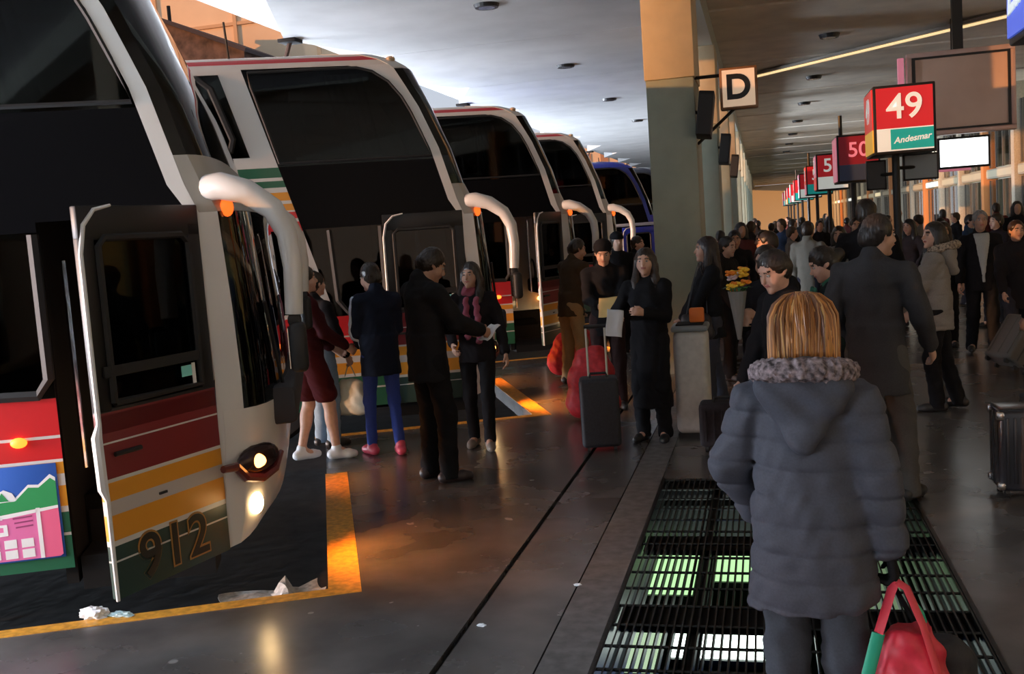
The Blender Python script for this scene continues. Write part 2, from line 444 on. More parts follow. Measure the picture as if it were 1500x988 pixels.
    if not far:
        eb = MB()
        for e in (-1, 1):
            c = hp(e * 0.030, 0.0735, 0.009) * s; eb.ball(c, (0.0135 * s, 0.0105 * s, 0.0085 * s), 10, 6, 3)
            eb.ball(c + Mh @ np.array([0, 0.0058, 0.0]) * s, 0.0062 * s, 8, 4, 4)
        # ball quads only: turn triangles into degenerate-free quads by repeating a corner is avoided; keep them as own small islands
        n0 = len(V); V = np.concatenate([V, np.array(eb.v)])
        tri = [f for f in eb.f if len(f) == 4]; tm = [m for f, m in zip(eb.f, eb.m) if len(f) == 4]
        Q = np.concatenate([Q, np.array(tri) + n0]); mi = np.concatenate([mi, np.array(tm)])
    np_mesh('body', V, Q, mats_, root, mi)
    def garment(nm, G, m, lab=None):
        V, Q = G.mesh()
        if len(Q): return np_mesh(nm, V * s, Q, m, root, label=lab)
    # ---- top
    e = 0.020 + puff
    Rt = res * 1.0 / s
    T = Field(np.array([lo[0], lo[1], max(0.0, hem - 0.06)]), np.array([hi[0], hi[1], 1.62]), Rt)
    T.cap(up((0, 0, 1.02)), up((0, 0, 1.14)), (0.128 + e) * fat, (0.118 * ag + e) * fat, 0.04, sq)
    T.cap(up((0, 0, 1.14)), up((0, 0, 1.30)), (0.120 * ag + e) * fat, 0.142 * ag + e, 0.05, sq)
    for g_ in (-1, 1): T.cap(up((g_ * 0.03, -0.015, 1.405)), up((g_ * 0.145 * ag, -0.008, 1.362)), 0.045 + e * 0.5, 0.050 + e * 0.5, 0.04)
    if female: T.cap(up((-0.07, 0.07, 1.25)), up((0.07, 0.07, 1.25)), 0.065 + e * 0.5, None, 0.05)
    wb = up((0, 0, 1.06)); hb = np.array([wb[0] * 0.2, wb[1] * 0.3, hem])
    T.cone(hb, wb, (0.150 + e) * fat * flare, (0.128 + e) * fat, 0.04, 1.32)
    for S_, E_, W_ in ((SL, EL, WL), (SR, ER, WR)):
        d = (W_ - E_) / np.linalg.norm(W_ - E_)
        T.cap(S_ + (E_ - S_) * 0.06, E_, 0.047 + e * 0.7, 0.043 + e * 0.7, 0.03); T.cap(E_, W_ - d * 0.02, 0.043 + e * 0.7, 0.033 + e * 0.6, 0.02)
    if collar: T.cap(neck + Rl @ np.array([0, -0.012, -0.03]), neck + Rl @ np.array([0, -0.012, 0.025]), 0.070, 0.066, 0.03, (nrm, 1.1))
    T.clip_below(hem)
    ph = (pos[0] * 37 + pos[1] * 17) % 6.28
    if quilt:
        T.disp(lambda X, Y, Z: 0.008 * np.exp(-((np.abs(((Z + 0.03 * X) / quilt) % 1.0 - 0.5) * quilt - 0.0) / 0.007) ** 2) - 0.0022 * np.abs(np.sin(math.pi * ((Z + 0.03 * X) / quilt - 0.5))) + 0.0015 * np.sin(X * 70 + Z * 25) * np.sin(Z * 60 + ph) + 0 * Y)
    T.disp(lambda X, Y, Z: 0.006 * np.sin(Z * 26 + X * 31 + ph) * np.sin(X * 23 - Z * 17 + Y * 19 + ph) + 0.0025 * np.sin(Z * 71 - X * 63 + Y * 40 + 3 * np.sin(X * 13 + Z * 9 + ph)) * np.sin(X * 19 + Z * 11))
    garment('jacket', T, cloth(top, toprough))
    loc = lambda X, Y, Z: [(X - pel[0]) * Rl[0][i] + (Y - pel[1]) * Rl[1][i] + (Z - pel[2]) * Rl[2][i] + pel[i] for i in range(3)]
    if shirt is not None:
        def fs(X, Y, Z):
            x, y, z = loc(X, Y, Z); wv = 0.020 + 0.055 * np.clip((z - 0.95) / 0.45, 0, 1) * (shirt[3] if len(shirt) > 3 else 1)
            return np.maximum(np.maximum(np.abs(x) - wv, -y), np.maximum(z - 1.44, 0.86 - z))
        garment('shirt', T.region(fs, 0.007), cloth(shirt[:3], 0.8))
    if stripe is not None:
        def fs2(X, Y, Z):
            ab = SL - EL; t = ((X - EL[0]) * ab[0] + (Y - EL[1]) * ab[1] + (Z - EL[2]) * ab[2]) / (ab @ ab)
            d1 = np.where(t < 0, 0, 0) + np.abs(Y - (EL[1] + np.clip(t, 0, 1) * ab[1]) + 0.0) - 0.03
            return np.maximum(np.maximum(d1, X + shx - 0.02), np.maximum(Z - 1.42, 0.9 - Z))
        garment('sleeve_stripe', T.region(fs2, 0.005), cloth(stripe, 0.6))
    if scarf is not None:
        S2 = Field(up((0, 0, 1.4)) - np.array([0.2, 0.25, 0.55]), up((0, 0, 1.4)) + np.array([0.2, 0.25, 0.16]), Rt)
        S2.cap(neck + np.array([-0.03, -0.02, 0.0]), neck + np.array([0.03, 0.03, 0.0]), 0.075, 0.073, 0.02)
        S2.cap(up((-0.045, 0.15, 1.38)), up((-0.06, 0.19, 1.0)), 0.028, 0.034, 0.03, (nrm, 2.2)); S2.cap(up((0.045, 0.15, 1.38)), up((0.05, 0.185, 1.05)), 0.028, 0.032, 0.03, (nrm, 2.2))
        S2.disp(lambda X, Y, Z: 0.006 * np.sin(Z * 70 + X * 60) + 0 * Y)
        garment('scarf', S2, cloth(scarf, 0.9))
    if hood is not None:
        Hd = Field(neck - np.array([0.3, 0.34, 0.36]), neck + np.array([0.3, 0.24, 0.2]), Rt)
        Hd.ell(neck + Rl @ np.array([0, -0.09, -0.015]), (0.13, 0.075, 0.10), 0.04)
        Hd.cap(neck + Rl @ np.array([-0.10, -0.09, -0.02]), neck + Rl @ np.array([0, -0.135, -0.175]), 0.052, 0.036, 0.05); Hd.cap(neck + Rl @ np.array([0.10, -0.09, -0.02]), neck + Rl @ np.array([0, -0.135, -0.175]), 0.052, 0.036, 0.05)
        Hd.disp(lambda X, Y, Z: 0.004 * np.sin(Z * 60 + X * 45 + ph) + 0 * Y)
        garment('hood', Hd, cloth(top, toprough))
        if hood != 'plain':
            Fu = Field(neck - np.array([0.3, 0.34, 0.2]), neck + np.array([0.3, 0.24, 0.2]), Rt)
            ring = [neck + Rl @ np.array([0.135 * math.sin(a), -0.075 - 0.09 * math.cos(a) + 0.06 * (1 - math.cos(a)) * 0.5, 0.055 - 0.05 * (1 - math.cos(a)) / 2]) for a in np.linspace(-2.3, 2.3, 13)]
            for p, q in zip(ring[:-1], ring[1:]): Fu.cap(p, q, 0.034, None, 0.02)
            Fu.disp(lambda X, Y, Z: 0.008 * np.sin(X * 160 + Z * 90) * np.sin(Y * 150 - Z * 120))
            garment('fur_trim', Fu, mat('fur_%d' % int(hood[0] * 999), tuple(.35 * q for q in hood), 0.9, nscale=55, bump=0.8, color2=tuple(min(1, 2.6 * q) for q in hood)), None)
    # ---- bottom
    if bottom:
        B = Field(np.array([lo[0], lo[1], 0.0]), np.array([hi[0], hi[1], 1.08]), Rt)
        if bottom == 'skirt':
            B.cone(np.array([0, 0, 0.5]), np.array([0, 0, 1.03]), 0.2, 0.135, 0.02, 1.3)
        else:
            B.cap(np.array([-0.03, 0, 0.93]), np.array([0.03, 0, 0.93]), 0.125, None, 0.03, ((0, 1, 0), 1.25)); B.cap((0, 0, 0.96), (0, 0, 1.03), 0.142, 0.135, 0.03, ((0, 1, 0), 1.35))
            for (Hp, K, A) in ((HL, KL, AL), (HR, KR, AR)):
                w0, w1, w2 = 0.092 - slim * 0.5, 0.074 - slim, 0.064 - slim
                if bottom == 'shorts':
                    B.cap(Hp, Hp * 0.25 + K * 0.75, w0 + 0.01, w1 + 0.03, 0.03)
                else:
                    B.cap(Hp, K, w0, w1, 0.03); B.cap(K, A + np.array([0, 0, -0.045]), w1, w2, 0.03)
            B.disp(lambda X, Y, Z: (0.5 + 0.5 * (Z < 0.8)) * (0.005 * np.sin(Z * 38 + X * 30 + ph) * np.sin(Z * 17 - X * 40 + Y * 30) + 0.002 * np.sin(Z * 85 + Y * 60 + 3 * np.sin(X * 30 + Z * 12)) * np.sin(Z * 9 + X * 14)) * (1 - slim * 20))
        B.clip_below(0.52 if bottom == 'shorts' else 0.03 + (0.04 if slim else 0))
        garment(bottom if bottom != 'jeans' else 'jeans', B, cloth(bcol, 0.85))
    # ---- shoes
    for A, f, toe, sg in ((AL, lfoot, ltoe, -1), (AR, rfoot, rtoe, 1)):
        a = R(toe) * sg; dv = np.array([math.sin(a), math.cos(a), 0])
        pitch_ = min(0.6, f[2] * 3.0); dd = dv * math.cos(pitch_) - np.array([0, 0, math.sin(pitch_)])
        Sf = Field(A - 0.22, A + 0.22, max(Rt, 0.008)); base = A + np.array([0, 0, -0.045])
        Sf.cap(base - dd * 0.045, base + dd * 0.10 - np.array([0, 0, 0.008]), 0.044, 0.040, 0.02); Sf.cap(base + dd * 0.1 - np.array([0, 0, 0.01]), base + dd * 0.15 - np.array([0, 0, 0.014]), 0.040, 0.033, 0.02)
        Sf.cap(A - np.array([0, 0, 0.03]), A + np.array([0, 0, 0.012]), 0.046, 0.044, 0.02)
        Sf.clip_below(max(0.001, f[2] * 0.15)); Vs, Qs = Sf.mesh()
        if len(Qs): np_mesh('shoe', Vs * s, Qs, mat('shoe_%d_%d_%d' % tuple(int(999 * x) for x in shoe), shoe, 0.45), root)
    # ---- hair / cap
    rh = max(res * 0.85, 0.0075) / s
    Hh = Field(hc - np.array([0.22, 0.24, 0.42]), hc + np.array([0.22, 0.22, 0.2]), rh)
    if hair != 'bald':
        Hh.ell(hp(0, -0.016, 0.034), (0.084, 0.100, 0.094), 0.02, Mh.T)
        if hair == 'short':
            Hh.ell(hp(0, -0.05, -0.02), (0.074, 0.062, 0.075), 0.03, Mh.T)
            cz = -0.075
        elif hair == 'bun':
            Hh.ell(hp(0, -0.05, -0.02), (0.074, 0.062, 0.075), 0.03, Mh.T); Hh.ell(hp(0, -0.125, 0.01), (0.045, 0.045, 0.045), 0.02, Mh.T); cz = -0.09
        elif hair == 'bob':
            Hh.ell(hp(0, -0.03, -0.05), (0.102, 0.088, 0.13), 0.04, Mh.T); Hh.cap(hp(-0.075, -0.005, 0.0), hp(-0.085, 0.01, -0.13), 0.030, 0.028, 0.03); Hh.cap(hp(0.075, -0.005, 0.0), hp(0.085, 0.01, -0.13), 0.030, 0.028, 0.03); cz = -0.165
        elif hair == 'long':
            Hh.ell(hp(0, -0.05, -0.05), (0.088, 0.07, 0.12), 0.04, Mh.T)
            for e_ in (-1, 1):
                Hh.cap(hp(e_ * 0.070, -0.005, 0.02), hp(e_ * 0.088, 0.02, -0.16), 0.030, 0.034, 0.03); Hh.cap(hp(e_ * 0.088, 0.02, -0.16), hp(e_ * 0.085, 0.05, -0.30), 0.034, 0.024, 0.03)
                Hh.cap(hp(e_ * 0.05, -0.06, -0.05), hp(e_ * 0.06, -0.10, -0.28), 0.05, 0.04, 0.04)
            cz = -0.6
        f0 = hp(0, 0.105, -0.075)
        Hh.ell(hp(0, 0.100, -0.050 if female else -0.036), (0.067, 0.072, 0.112 if female else 0.120), 0.015, Mh.T, 's')
        def hd(X, Y, Z):
            x = (X - hc[0]) * Mh[0][0] + (Y - hc[1]) * Mh[1][0] + (Z - hc[2]) * Mh[2][0]; y = (X - hc[0]) * Mh[0][1] + (Y - hc[1]) * Mh[1][1] + (Z - hc[2]) * Mh[2][1]
            th = np.arctan2(x, y + 0.02); return 0.0028 * np.sin(th * 34 + np.sin(Z * 25) * 1.5) + 0.002 * np.sin(th * 61 + Z * 30)
        Hh.disp(hd)
        if cz > -0.5:
            zc = (Mh @ np.array([0, 0, 1.0]))
            X = Hh.ax[0][:, None, None]; Y = Hh.ax[1][None, :, None]; Z = Hh.ax[2][None, None, :]
            Hh.F = np.maximum(Hh.F, cz - ((X - hc[0]) * zc[0] + (Y - hc[1]) * zc[1] + (Z - hc[2]) * zc[2])).astype(np.float32)
        garment('hair', Hh, hairmat(hcol))
    if cap is not None:
        Cp = Field(hc - np.array([0.22, 0.24, 0.2]), hc + np.array([0.22, 0.24, 0.22]), rh)
        Cp.ell(hp(0, -0.014, 0.055), (0.094, 0.110, 0.088), 0.02, Mh.T)
        zc = (Mh @ np.array([0, 0.15, 1.0])); X = Cp.ax[0][:, None, None]; Y = Cp.ax[1][None, :, None]; Z = Cp.ax[2][None, None, :]
        Cp.F = np.maximum(Cp.F, 0.035 - ((X - hc[0]) * zc[0] + (Y - hc[1]) * zc[1] + (Z - hc[2]) * zc[2])).astype(np.float32)
        Cp.disp(lambda X, Y, Z: 0.002 * np.sin(Z * 200) + 0 * X + 0 * Y)
        garment('cap', Cp, cloth(cap, 0.9))
    root['hl'] = list(map(float, hands[0])); root['hr'] = list(map(float, hands[1])); root['hc'] = list(map(float, hc * s))
    return root
def world(root, p):
    a = root.rotation_euler.z; c, s = math.cos(a), math.sin(a)
    return Vector((root.location.x + c * p[0] - s * p[1], root.location.y + s * p[0] + c * p[1], root.location.z + p[2]))
# ------------------------------------------------------------------ structure
bx = np.array([math.cos(R(24.3)), math.sin(R(24.3)), 0]); nx_ = np.array([-math.sin(R(24.3)), math.cos(R(24.3)), 0])
C1 = np.array([-2.23, 4.69, 0.0]); STEP = 4.42 * nx_ + 2.01 * bx
ASPH = mat('platform_floor', (0.075, 0.072, 0.070), 0.30, color2=(0.125, 0.12, 0.115), nscale=2.3, bump=0.06, spec=0.55)
KERB = mat('kerb_concrete', (0.13, 0.13, 0.13), 0.55, noise=0.25, nscale=14, bump=0.15)
ROAD = mat('road', (0.014, 0.014, 0.015), 0.85, noise=0.3, nscale=9, bump=0.2, spec=0.2)
YEL = mat('yellow_line_paint', (0.62, 0.30, 0.035), 0.45, noise=0.25, nscale=25)
DARK = mat('dark_joint', (0.006, 0.006, 0.006), 0.9)
fl = empty('floor', (0, 0, 0)); tag(fl, kind='structure')
def corner(k): return C1 + k * STEP
ring = []
ks = list(range(-9, 14))
# sawtooth edge of the platform, from near to far: tooth corner, then along n, then back along b to the next corner
for k in ks:
    c = corner(k); ring.append(c); ring.append(c + 4.42 * nx_)
edge = [(p[0], p[1], -0.15) for p in ring]
poly = edge + [(-1.415, edge[-1][1], -0.15), (-1.415, edge[0][1], -0.15)]
MB().prism(poly, (0, 0, 0.15)).build('floor_slab', ASPH, fl)
YF = 120
MB().box2((-1.385, -42, -.15), (-0.985, 7.06, 0)).box2((-1.385, 7.06, -.15), (-0.985, YF, 0)).build('floor_slab', ASPH, fl)
MB().box2((-0.975, -42, -.15), (-0.76, YF, 0.003)).build('kerb_strip', KERB, fl)
MB().box2((-0.755, 7.05, -.15), (0.83, YF, 0)).build('floor_slab', ASPH, fl)
MB().box2((-0.755, -42, -.15), (0.83, 1.5, 0)).build('floor_slab', ASPH, fl)
MB().box2((0.835, -42, -.15), (8, YF, 0)).build('floor_slab', ASPH, fl)
for a, b in (((-1.43, -10), (-1.36, YF)), ((-1.0, -10), (-0.9, 1.4)), ((-1.0, 7.1), (-0.7, YF)), ((0.82, 7.1), (0.85, YF))):
    MB().box2((a[0], a[1], -.17), (b[0], b[1], -.03)).build('joint_filler', DARK, fl)
gr = MB(); gr.box2((-90, -40, -.4), (-1.45, 200, -.155)); tag(gr.build('ground', ROAD), kind='structure')
# chewing gum spots and stains trodden into the platform
def stains(m):
    t = m.node_tree; b = t.nodes['Principled BSDF']; src = b.inputs['Base Color'].links[0].from_socket
    c = t.nodes.new('ShaderNodeTexCoord'); v = t.nodes.new('ShaderNodeTexVoronoi'); v.inputs['Scale'].default_value = 3.2; v.inputs['Randomness'].default_value = 1.0
    n = t.nodes.new('ShaderNodeTexNoise'); n.inputs['Scale'].default_value = 1.3; ad = t.nodes.new('ShaderNodeMath'); ad.operation = 'MULTIPLY_ADD'; ad.inputs[1].default_value = .10; ad.inputs[2].default_value = 0
    sb = t.nodes.new('ShaderNodeMath'); sb.operation = 'SUBTRACT'; r = t.nodes.new('ShaderNodeMath'); r.operation = 'LESS_THAN'; r.inputs[1].default_value = .012
    mx = t.nodes.new('ShaderNodeMixRGB'); mx.inputs[2].default_value = (.26, .25, .24, 1)
    t.links.new(c.outputs['Object'], v.inputs['Vector']); t.links.new(c.outputs['Object'], n.inputs['Vector']); t.links.new(n.outputs['Fac'], ad.inputs[0]); t.links.new(v.outputs['Distance'], sb.inputs[0]); t.links.new(ad.outputs[0], sb.inputs[1])
    t.links.new(sb.outputs[0], r.inputs[0]); t.links.new(r.outputs[0], mx.inputs[0]); t.links.new(src, mx.inputs[1]); t.links.new(mx.outputs[0], b.inputs['Base Color'])
    n2 = t.nodes.new('ShaderNodeTexNoise'); n2.inputs['Scale'].default_value = 1.7; n2.inputs['Detail'].default_value = 6; mr = t.nodes.new('ShaderNodeMapRange'); mr.inputs[3].default_value = .15; mr.inputs[4].default_value = .36
    t.links.new(c.outputs['Object'], n2.inputs['Vector']); t.links.new(n2.outputs['Fac'], mr.inputs[0]); t.links.new(mr.outputs[0], b.inputs['Roughness'])
stains(ASPH)
# yellow edge lines of the bays
def strip(p, q, wd, z, name, m):
    p, q = Vector(p), Vector(q); d = (q - p).normalized(); n = Vector((-d.y, d.x, 0)) * wd
    MB().prism([p + Vector((0, 0, z)), q + Vector((0, 0, z)), q + n + Vector((0, 0, z)), p + n + Vector((0, 0, z))], (0, 0, 0.004)).build(name, m, fl)
for k in range(-1, 8):
    c = corner(k) - 0.01 * bx
    strip(c, c - 2.1 * bx, -0.10, 0.0, 'yellow_edge_line', YEL)
    if k >= 0: strip(c + 0.0 * nx_, c + 2.65 * nx_, -0.17, 0.0, 'yellow_edge_line', YEL)
    if k >= 0: strip(c + 2.65 * nx_ - 0.0 * bx, c + 2.65 * nx_ + 0.17 * bx, 0.2, 0.0, 'yellow_edge_line', YEL)

# grating over the lower hall
STEEL = mat('grating_steel', (0.035, 0.037, 0.036), 0.42, metal=0.8, noise=0.3, nscale=40)
g = empty('floor_grating', (0.04, 4.3, 0)); tag(g, 'long steel bar grating set in the floor over the lit lower hall', 'grating')
bar = None
for i in range(45):
    x = -0.74 + i * 0.0352
    if bar is None:
        bar = MB().box((0, 0, -0.02), (0.007, 5.5, 0.04)).build('grating_bar', STEEL, g); o = bar
    else:
        o = bar.copy(); col.objects.link(o)
    o.location = (x - 0.04, 0, 0)
rod = None
for i in range(24):
    y = -2.7 + i * 0.236
    if rod is None: rod = MB().tube([(-0.78, 0, -0.012), (0.78, 0, -0.012)], 0.007, 6).build('cross_rod', STEEL, g); o = rod
    else: o = rod.copy(); col.objects.link(o)
    o.location = (0, y, 0)
for y in (7.0, 5.72, 4.62, 3.5, 2.4):
    o = MB().box((0, y - 4.3, -0.055), (1.54, 0.26, 0.03)).build('support_beam', mat('beam_steel', (0.015, 0.016, 0.018), 0.6, metal=0.5), g)
for x in (-0.42, 0.25):
    MB().box((x, 0, -0.09), (0.07, 5.5, 0.03)).build('support_beam', MATS['beam_steel'], g)
for x in (-0.765, 0.805): MB().box((x - 0.04 + (0.012 if x < 0 else 0.022), 0, -0.04), (0.02, 5.55, 0.085)).build('grating_frame', STEEL, g)
# pit of the lower hall
PITW = mat('lower_hall_wall', (0.30, 0.36, 0.28), 0.7, noise=0.1)
pit = MB(); pit.box2((-2.6, 0.9, -3.1), (2.6, 12.0, -3.0)); pit.box2((-2.7, 0.9, -3.0), (-2.6, 12.0, -0.42)); pit.box2((2.6, 0.9, -3.0), (2.7, 12.0, -0.42)); pit.box2((-2.7, 12.0, -3.0), (2.7, 12.1, -0.2)); pit.box2((-2.7, 0.8, -3.0), (2.7, 0.9, -0.2))
tag(pit.build('wall_lower_hall', PITW), kind='structure')
sofm = mat('lower_hall_soffit', (0.05, 0.055, 0.05), 0.8)
sof = MB(); sof.box2((-2.7, 7.06, -.42), (2.7, 12.1, -.2)); sof.box2((-2.7, .8, -.42), (2.7, 1.45, -.2)); sof.box2((-2.7, 1.45, -.42), (-0.77, 7.06, -.2)); sof.box2((.84, 1.45, -.42), (2.7, 7.06, -.2))
tag(sof.build('ceiling_lower_hall', sofm), kind='structure')
GL = emission('green_tube_light', (0.55, 0.95, 0.45), 1.1); WL_ = emission('white_panel_light', (0.85, 1.0, 0.92), 4.5); BL_ = emission('blue_panel_light', (0.05, 0.18, 0.9), 1.2)
def lightbox(loc, size, m, lab):
    t = empty('light_fixture', loc); tag(t, lab, 'light')
    MB().box((0, 0, -0.03), (size[0] + .06, size[1] + .06, 0.06)).build('housing', STEEL, t); MB().box((0, 0, 0.006), (size[0], size[1], 0.012)).build('diffuser', m, t)
lightbox((-0.36, 6.62, -0.95), (0.64, 0.75, 0), WL_, 'bright white light panel glowing under the steel grating')
lightbox((-0.83, 8.0, -0.95), (0.42, 1.3, 0), GL, 'narrow green light panel under the grating, far left one')
lightbox((-0.15, 8.2, -0.95), (0.65, 1.1, 0), GL, 'wide green light panel under the grating behind the white one')
lightbox((0.62, 7.8, -0.95), (0.5, 1.6, 0), emission('dim_green_light', (0.5, 0.72, 0.42), 0.28), 'dim green light panel under the grating at its right side')
lightbox((-0.98, 6.5, -0.95), (0.42, 1.0, 0), emission('pale_green_light', (0.62, 0.85, 0.55), 0.75), 'pale green light panel under the grating beside the kerb')
lightbox((-0.30, 5.9, -0.97), (0.5, 0.35, 0), BL_, 'small blue light panel under the grating near its lower edge')

# canopy ceiling
ZC = 5.1
CE = mat('ceiling_plaster', (0.60, 0.60, 0.60), 0.8, noise=0.06, nscale=1.2)
ce = empty('ceiling', (0, 0, ZC)); tag(ce, kind='structure')
for k in range(-9, 22):
    y0 = 4.9 * k + 3.1
    # bus side panel with the pointed (sawtooth) outer edge
    MB().prism([(-1.2, y0 + 0.012, 0), (-1.2, y0 + 4.888, 0), (-6.5, y0 + 4.888, 0), (-7.3, y0 + 2.6, 0), (-6.3, y0 + 0.012, 0)], (0, 0, 0.25)).build('ceiling_panel', CE, ce)
for k in range(-14, 38):
    y0 = 3.06 * k + 2.0
    MB().box2((-0.7, y0 + 0.012, 0.0 if k % 2 else 0.03), (7.6, y0 + 3.048, 0.3)).build('ceiling_panel', mat('ceiling_hall', (0.74, 0.68, 0.58), 0.75, noise=0.1, nscale=1.5), ce)
MB().box2((-7.6, -42, 0.25), (7.6, YF, 0.32)).build('ceiling_deck', CE, ce)
# downlights
LAMPM = mat('downlight_shade', (0.015, 0.015, 0.015), 0.4); LENS = mat('downlight_lens', (0.12, 0.12, 0.13), 0.2)
for (x, ys, gl) in ((-3.75, [8.6 + 6.2 * i for i in range(9)], 'recessed lamps over the bus side'), (1.38, [14.8 + 6.1 * i for i in range(8)], 'recessed lamps over the hall')):
    for i, y in enumerate(ys):
        t = empty('ceiling_lamp', (x, y, ZC)); tag(t, 'small dark unlit round ceiling lamp, ' + ('above the buses, %s' % ('nearest ones first, place %d towards the far end' % (i + 1)) if x < 0 else 'above the numbered signs, place %d towards the far end' % (i + 1)), 'lamp', gl)
        nth = ['first', 'second', 'third', 'fourth', 'fifth', 'sixth', 'seventh', 'eighth', 'ninth'][i]
        t['label'] = ('unlit round ceiling lamp above the buses, %s from the near end' if x < 0 else 'unlit round hall ceiling lamp above the red signs, %s from the near end') % nth
        MB().tube([(0, 0, 0.02), (0, 0, -0.05)], [0.20, 0.17], 20).build('lamp_shade', LAMPM, t); MB().tube([(0, 0, -0.045), (0, 0, -0.053)], 0.12, 16).build('lens', LENS, t)
# warm reflection on the hall ceiling, put in as an added glowing strip
t = empty('reflection_streak', (2.1, 22.8, ZC - 0.05)); tag(t, 'thin warm streak of reflected light running diagonally across the dark hall ceiling', 'light')
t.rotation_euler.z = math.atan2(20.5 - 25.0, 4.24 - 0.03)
MB().box((0.2, 0, 0.0), (6.9, 0.30, 0.06)).build('streak_backing', mat('streak_backing', (0.3, 0.28, 0.25), 0.5), t); MB().box((0.2, 0, -0.045), (6.8, 0.16, 0.02)).build('streak_glow', emission('warm_reflection', (1.0, 0.72, 0.36), 1.0), t)

# longitudinal beam, columns
COLG = mat('column_green_paint', (0.33, 0.37, 0.29), 0.6, noise=0.06, nscale=4); COLY = mat('column_upper_sun_tint', (0.62, 0.52, 0.34), 0.6, noise=0.05, nscale=4)  # upper tone paler and golden: low sunlight painted into the colour
tag(MB().box2((-1.2, -42, 4.73), (-0.7, YF, ZC + 0.2)).build('beam', mat('beam_paint', (0.42, 0.44, 0.38), 0.7)), kind='structure')
for i in range(12):
    y = 12.0 + 6.2 * i
    t = empty('column', (-0.96, y, 0)); tag(t, kind='structure')
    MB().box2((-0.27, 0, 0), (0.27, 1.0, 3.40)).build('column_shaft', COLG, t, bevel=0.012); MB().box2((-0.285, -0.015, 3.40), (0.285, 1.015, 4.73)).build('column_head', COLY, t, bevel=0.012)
t = empty('column', (-0.96, 0.0 - 0.4, 0)); tag(t, kind='structure'); MB().box2((-0.27, -3.2, 0), (0.27, -2.2, 4.73)).build('column_shaft', COLG, t)

# right side shopfront wall of the hall
WX = 7.2
wl_ = empty('wall_right', (WX, 0, 0)); tag(wl_, kind='structure')
WALL = mat('shop_wall', (0.42, 0.38, 0.30), 0.7, noise=0.1); FASC = mat('shop_fascia', (0.30, 0.28, 0.22), 0.6); ORG = mat('orange_panel', (0.55, 0.22, 0.07), 0.5); MUL = mat('mullion', (0.10, 0.09, 0.08), 0.5, metal=0.4)
MB().box2((0.35, -42, 0), (0.5, YF, ZC)).build('wall_back', WALL, wl_)
shopg = glass('shop_glass', (0.85, 0.88, 0.86))
shopl = [emission('shop_light_warm', (1.0, 0.86, 0.55), 0.45), emission('shop_light_white', (0.95, 1.0, 0.92), 0.9), emission('shop_light_yellow', (0.85, 0.72, 0.36), 0.26), emission('shop_light_dim', (0.5, 0.48, 0.36), 0.10)]
rs = random.Random(3)
for i in range(28):
    y = -6 + i * 4.3
    MB().box2((-0.1, y - 0.2, 0), (0.35, y + 0.2, ZC)).build('shop_pier', ORG if i % 3 == 1 else WALL, wl_, bevel=0.01)
    MB().box2((0.0, y + 0.2, 2.45), (0.3, y + 4.1, 2.75)).build('fascia', FASC, wl_)
    MB().box2((-0.03, y + 0.3, 2.50), (0.0, y + 4.0, 2.70)).build('fascia_light', shopl[rs.choice([0, 3, 1, 3, 3, 3])], wl_)
    for z0, z1 in ((0.05, 2.4), (2.8, 4.6)):
        MB().box2((0.29, y + 0.25, z0), (0.33, y + 4.05, z1)).build('shop_window_light', shopl[rs.choice([0, 2, 3, 3, 2])], wl_)
        MB().box2((0.10, y + 0.25, z0), (0.115, y + 4.05, z1)).build('shop_window_pane', shopg, wl_)
        mm = MB()
        for q in range(5): mm.box2((0.08, y + 0.25 + q * 0.95 - 0.035, z0), (0.14, y + 0.25 + q * 0.95 + 0.035, z1))
        mm.build('mullion', MUL, wl_)
    MB().box2((0.2, y + 0.5, 0.9), (0.28, y + 1.6 + rs.random(), 2.0)).build('window_display', rs.choice([ORG, mat('display_blue', (0.06, 0.12, 0.3), 0.5), mat('display_white', (0.6, 0.6, 0.55), 0.5), mat('display_green', (0.1, 0.25, 0.14), 0.5)]), wl_)
ew = MB().box2((-1.2, YF - 1, 0), (8, YF, ZC)).build('wall_end', mat('end_wall', (0.55, 0.5, 0.38), 0.8)); tag(ew, kind='structure')
for i, y in enumerate((45, 75, 105)):
    l = bpy.data.lights.new('hall_lamp', 'AREA'); l.shape = 'RECTANGLE'; l.size = 2; l.size_y = 12; l.energy = (180, 300, 420)[i]; l.color = (1, 0.90, 0.68)
    o = bpy.data.objects.new('hall_lamp', l); col.objects.link(o); o.location = (4.0, y, ZC - 0.1)

# beyond the buses: a tall sunlit facade, a brown gabled roof, canopy struts
OW = mat('orange_stucco', (0.86, 0.60, 0.36), 0.9, noise=0.06, nscale=0.4)
t = empty('building', (-32, 46, 0)); tag(t, 'tall orange sunlit building front beyond the canopy edge', 'building')
MB().box2((-25, 0, 0), (12.0, 12, 24)).build('wall', OW, t)
for i in range(9): MB().box2((-21.5 + 4.2 * i - .09, -0.12, 0), (-21.5 + 4.2 * i + .09, 0, 24)).build('pilaster', mat('orange_pilaster', (0.7, 0.42, 0.22), 0.9), t)
for i in range(5): MB().box2((-25, -0.1, 3.4 + 4.6 * i), (12.0, 0, 3.55 + 4.6 * i)).build('string_course', MATS['orange_pilaster'], t)
t = empty('building', (-20, 132, 0)); tag(t, 'low orange building far off between the last buses and the canopy', 'building')
MB().box2((-14, 0, 0), (9, 10, 12.6)).build('wall', OW, t)
for i in range(10): MB().box2((-13 + 2.2 * i, -0.1, 9.2), (-12 + 2.2 * i, 0.05, 11.2)).build('window', mat('far_window', (0.5, 0.25, 0.12), 0.5), t)
t = empty('house', (-27.2, 40, 0)); tag(t, 'brown brick gabled house below the orange building front', 'house')
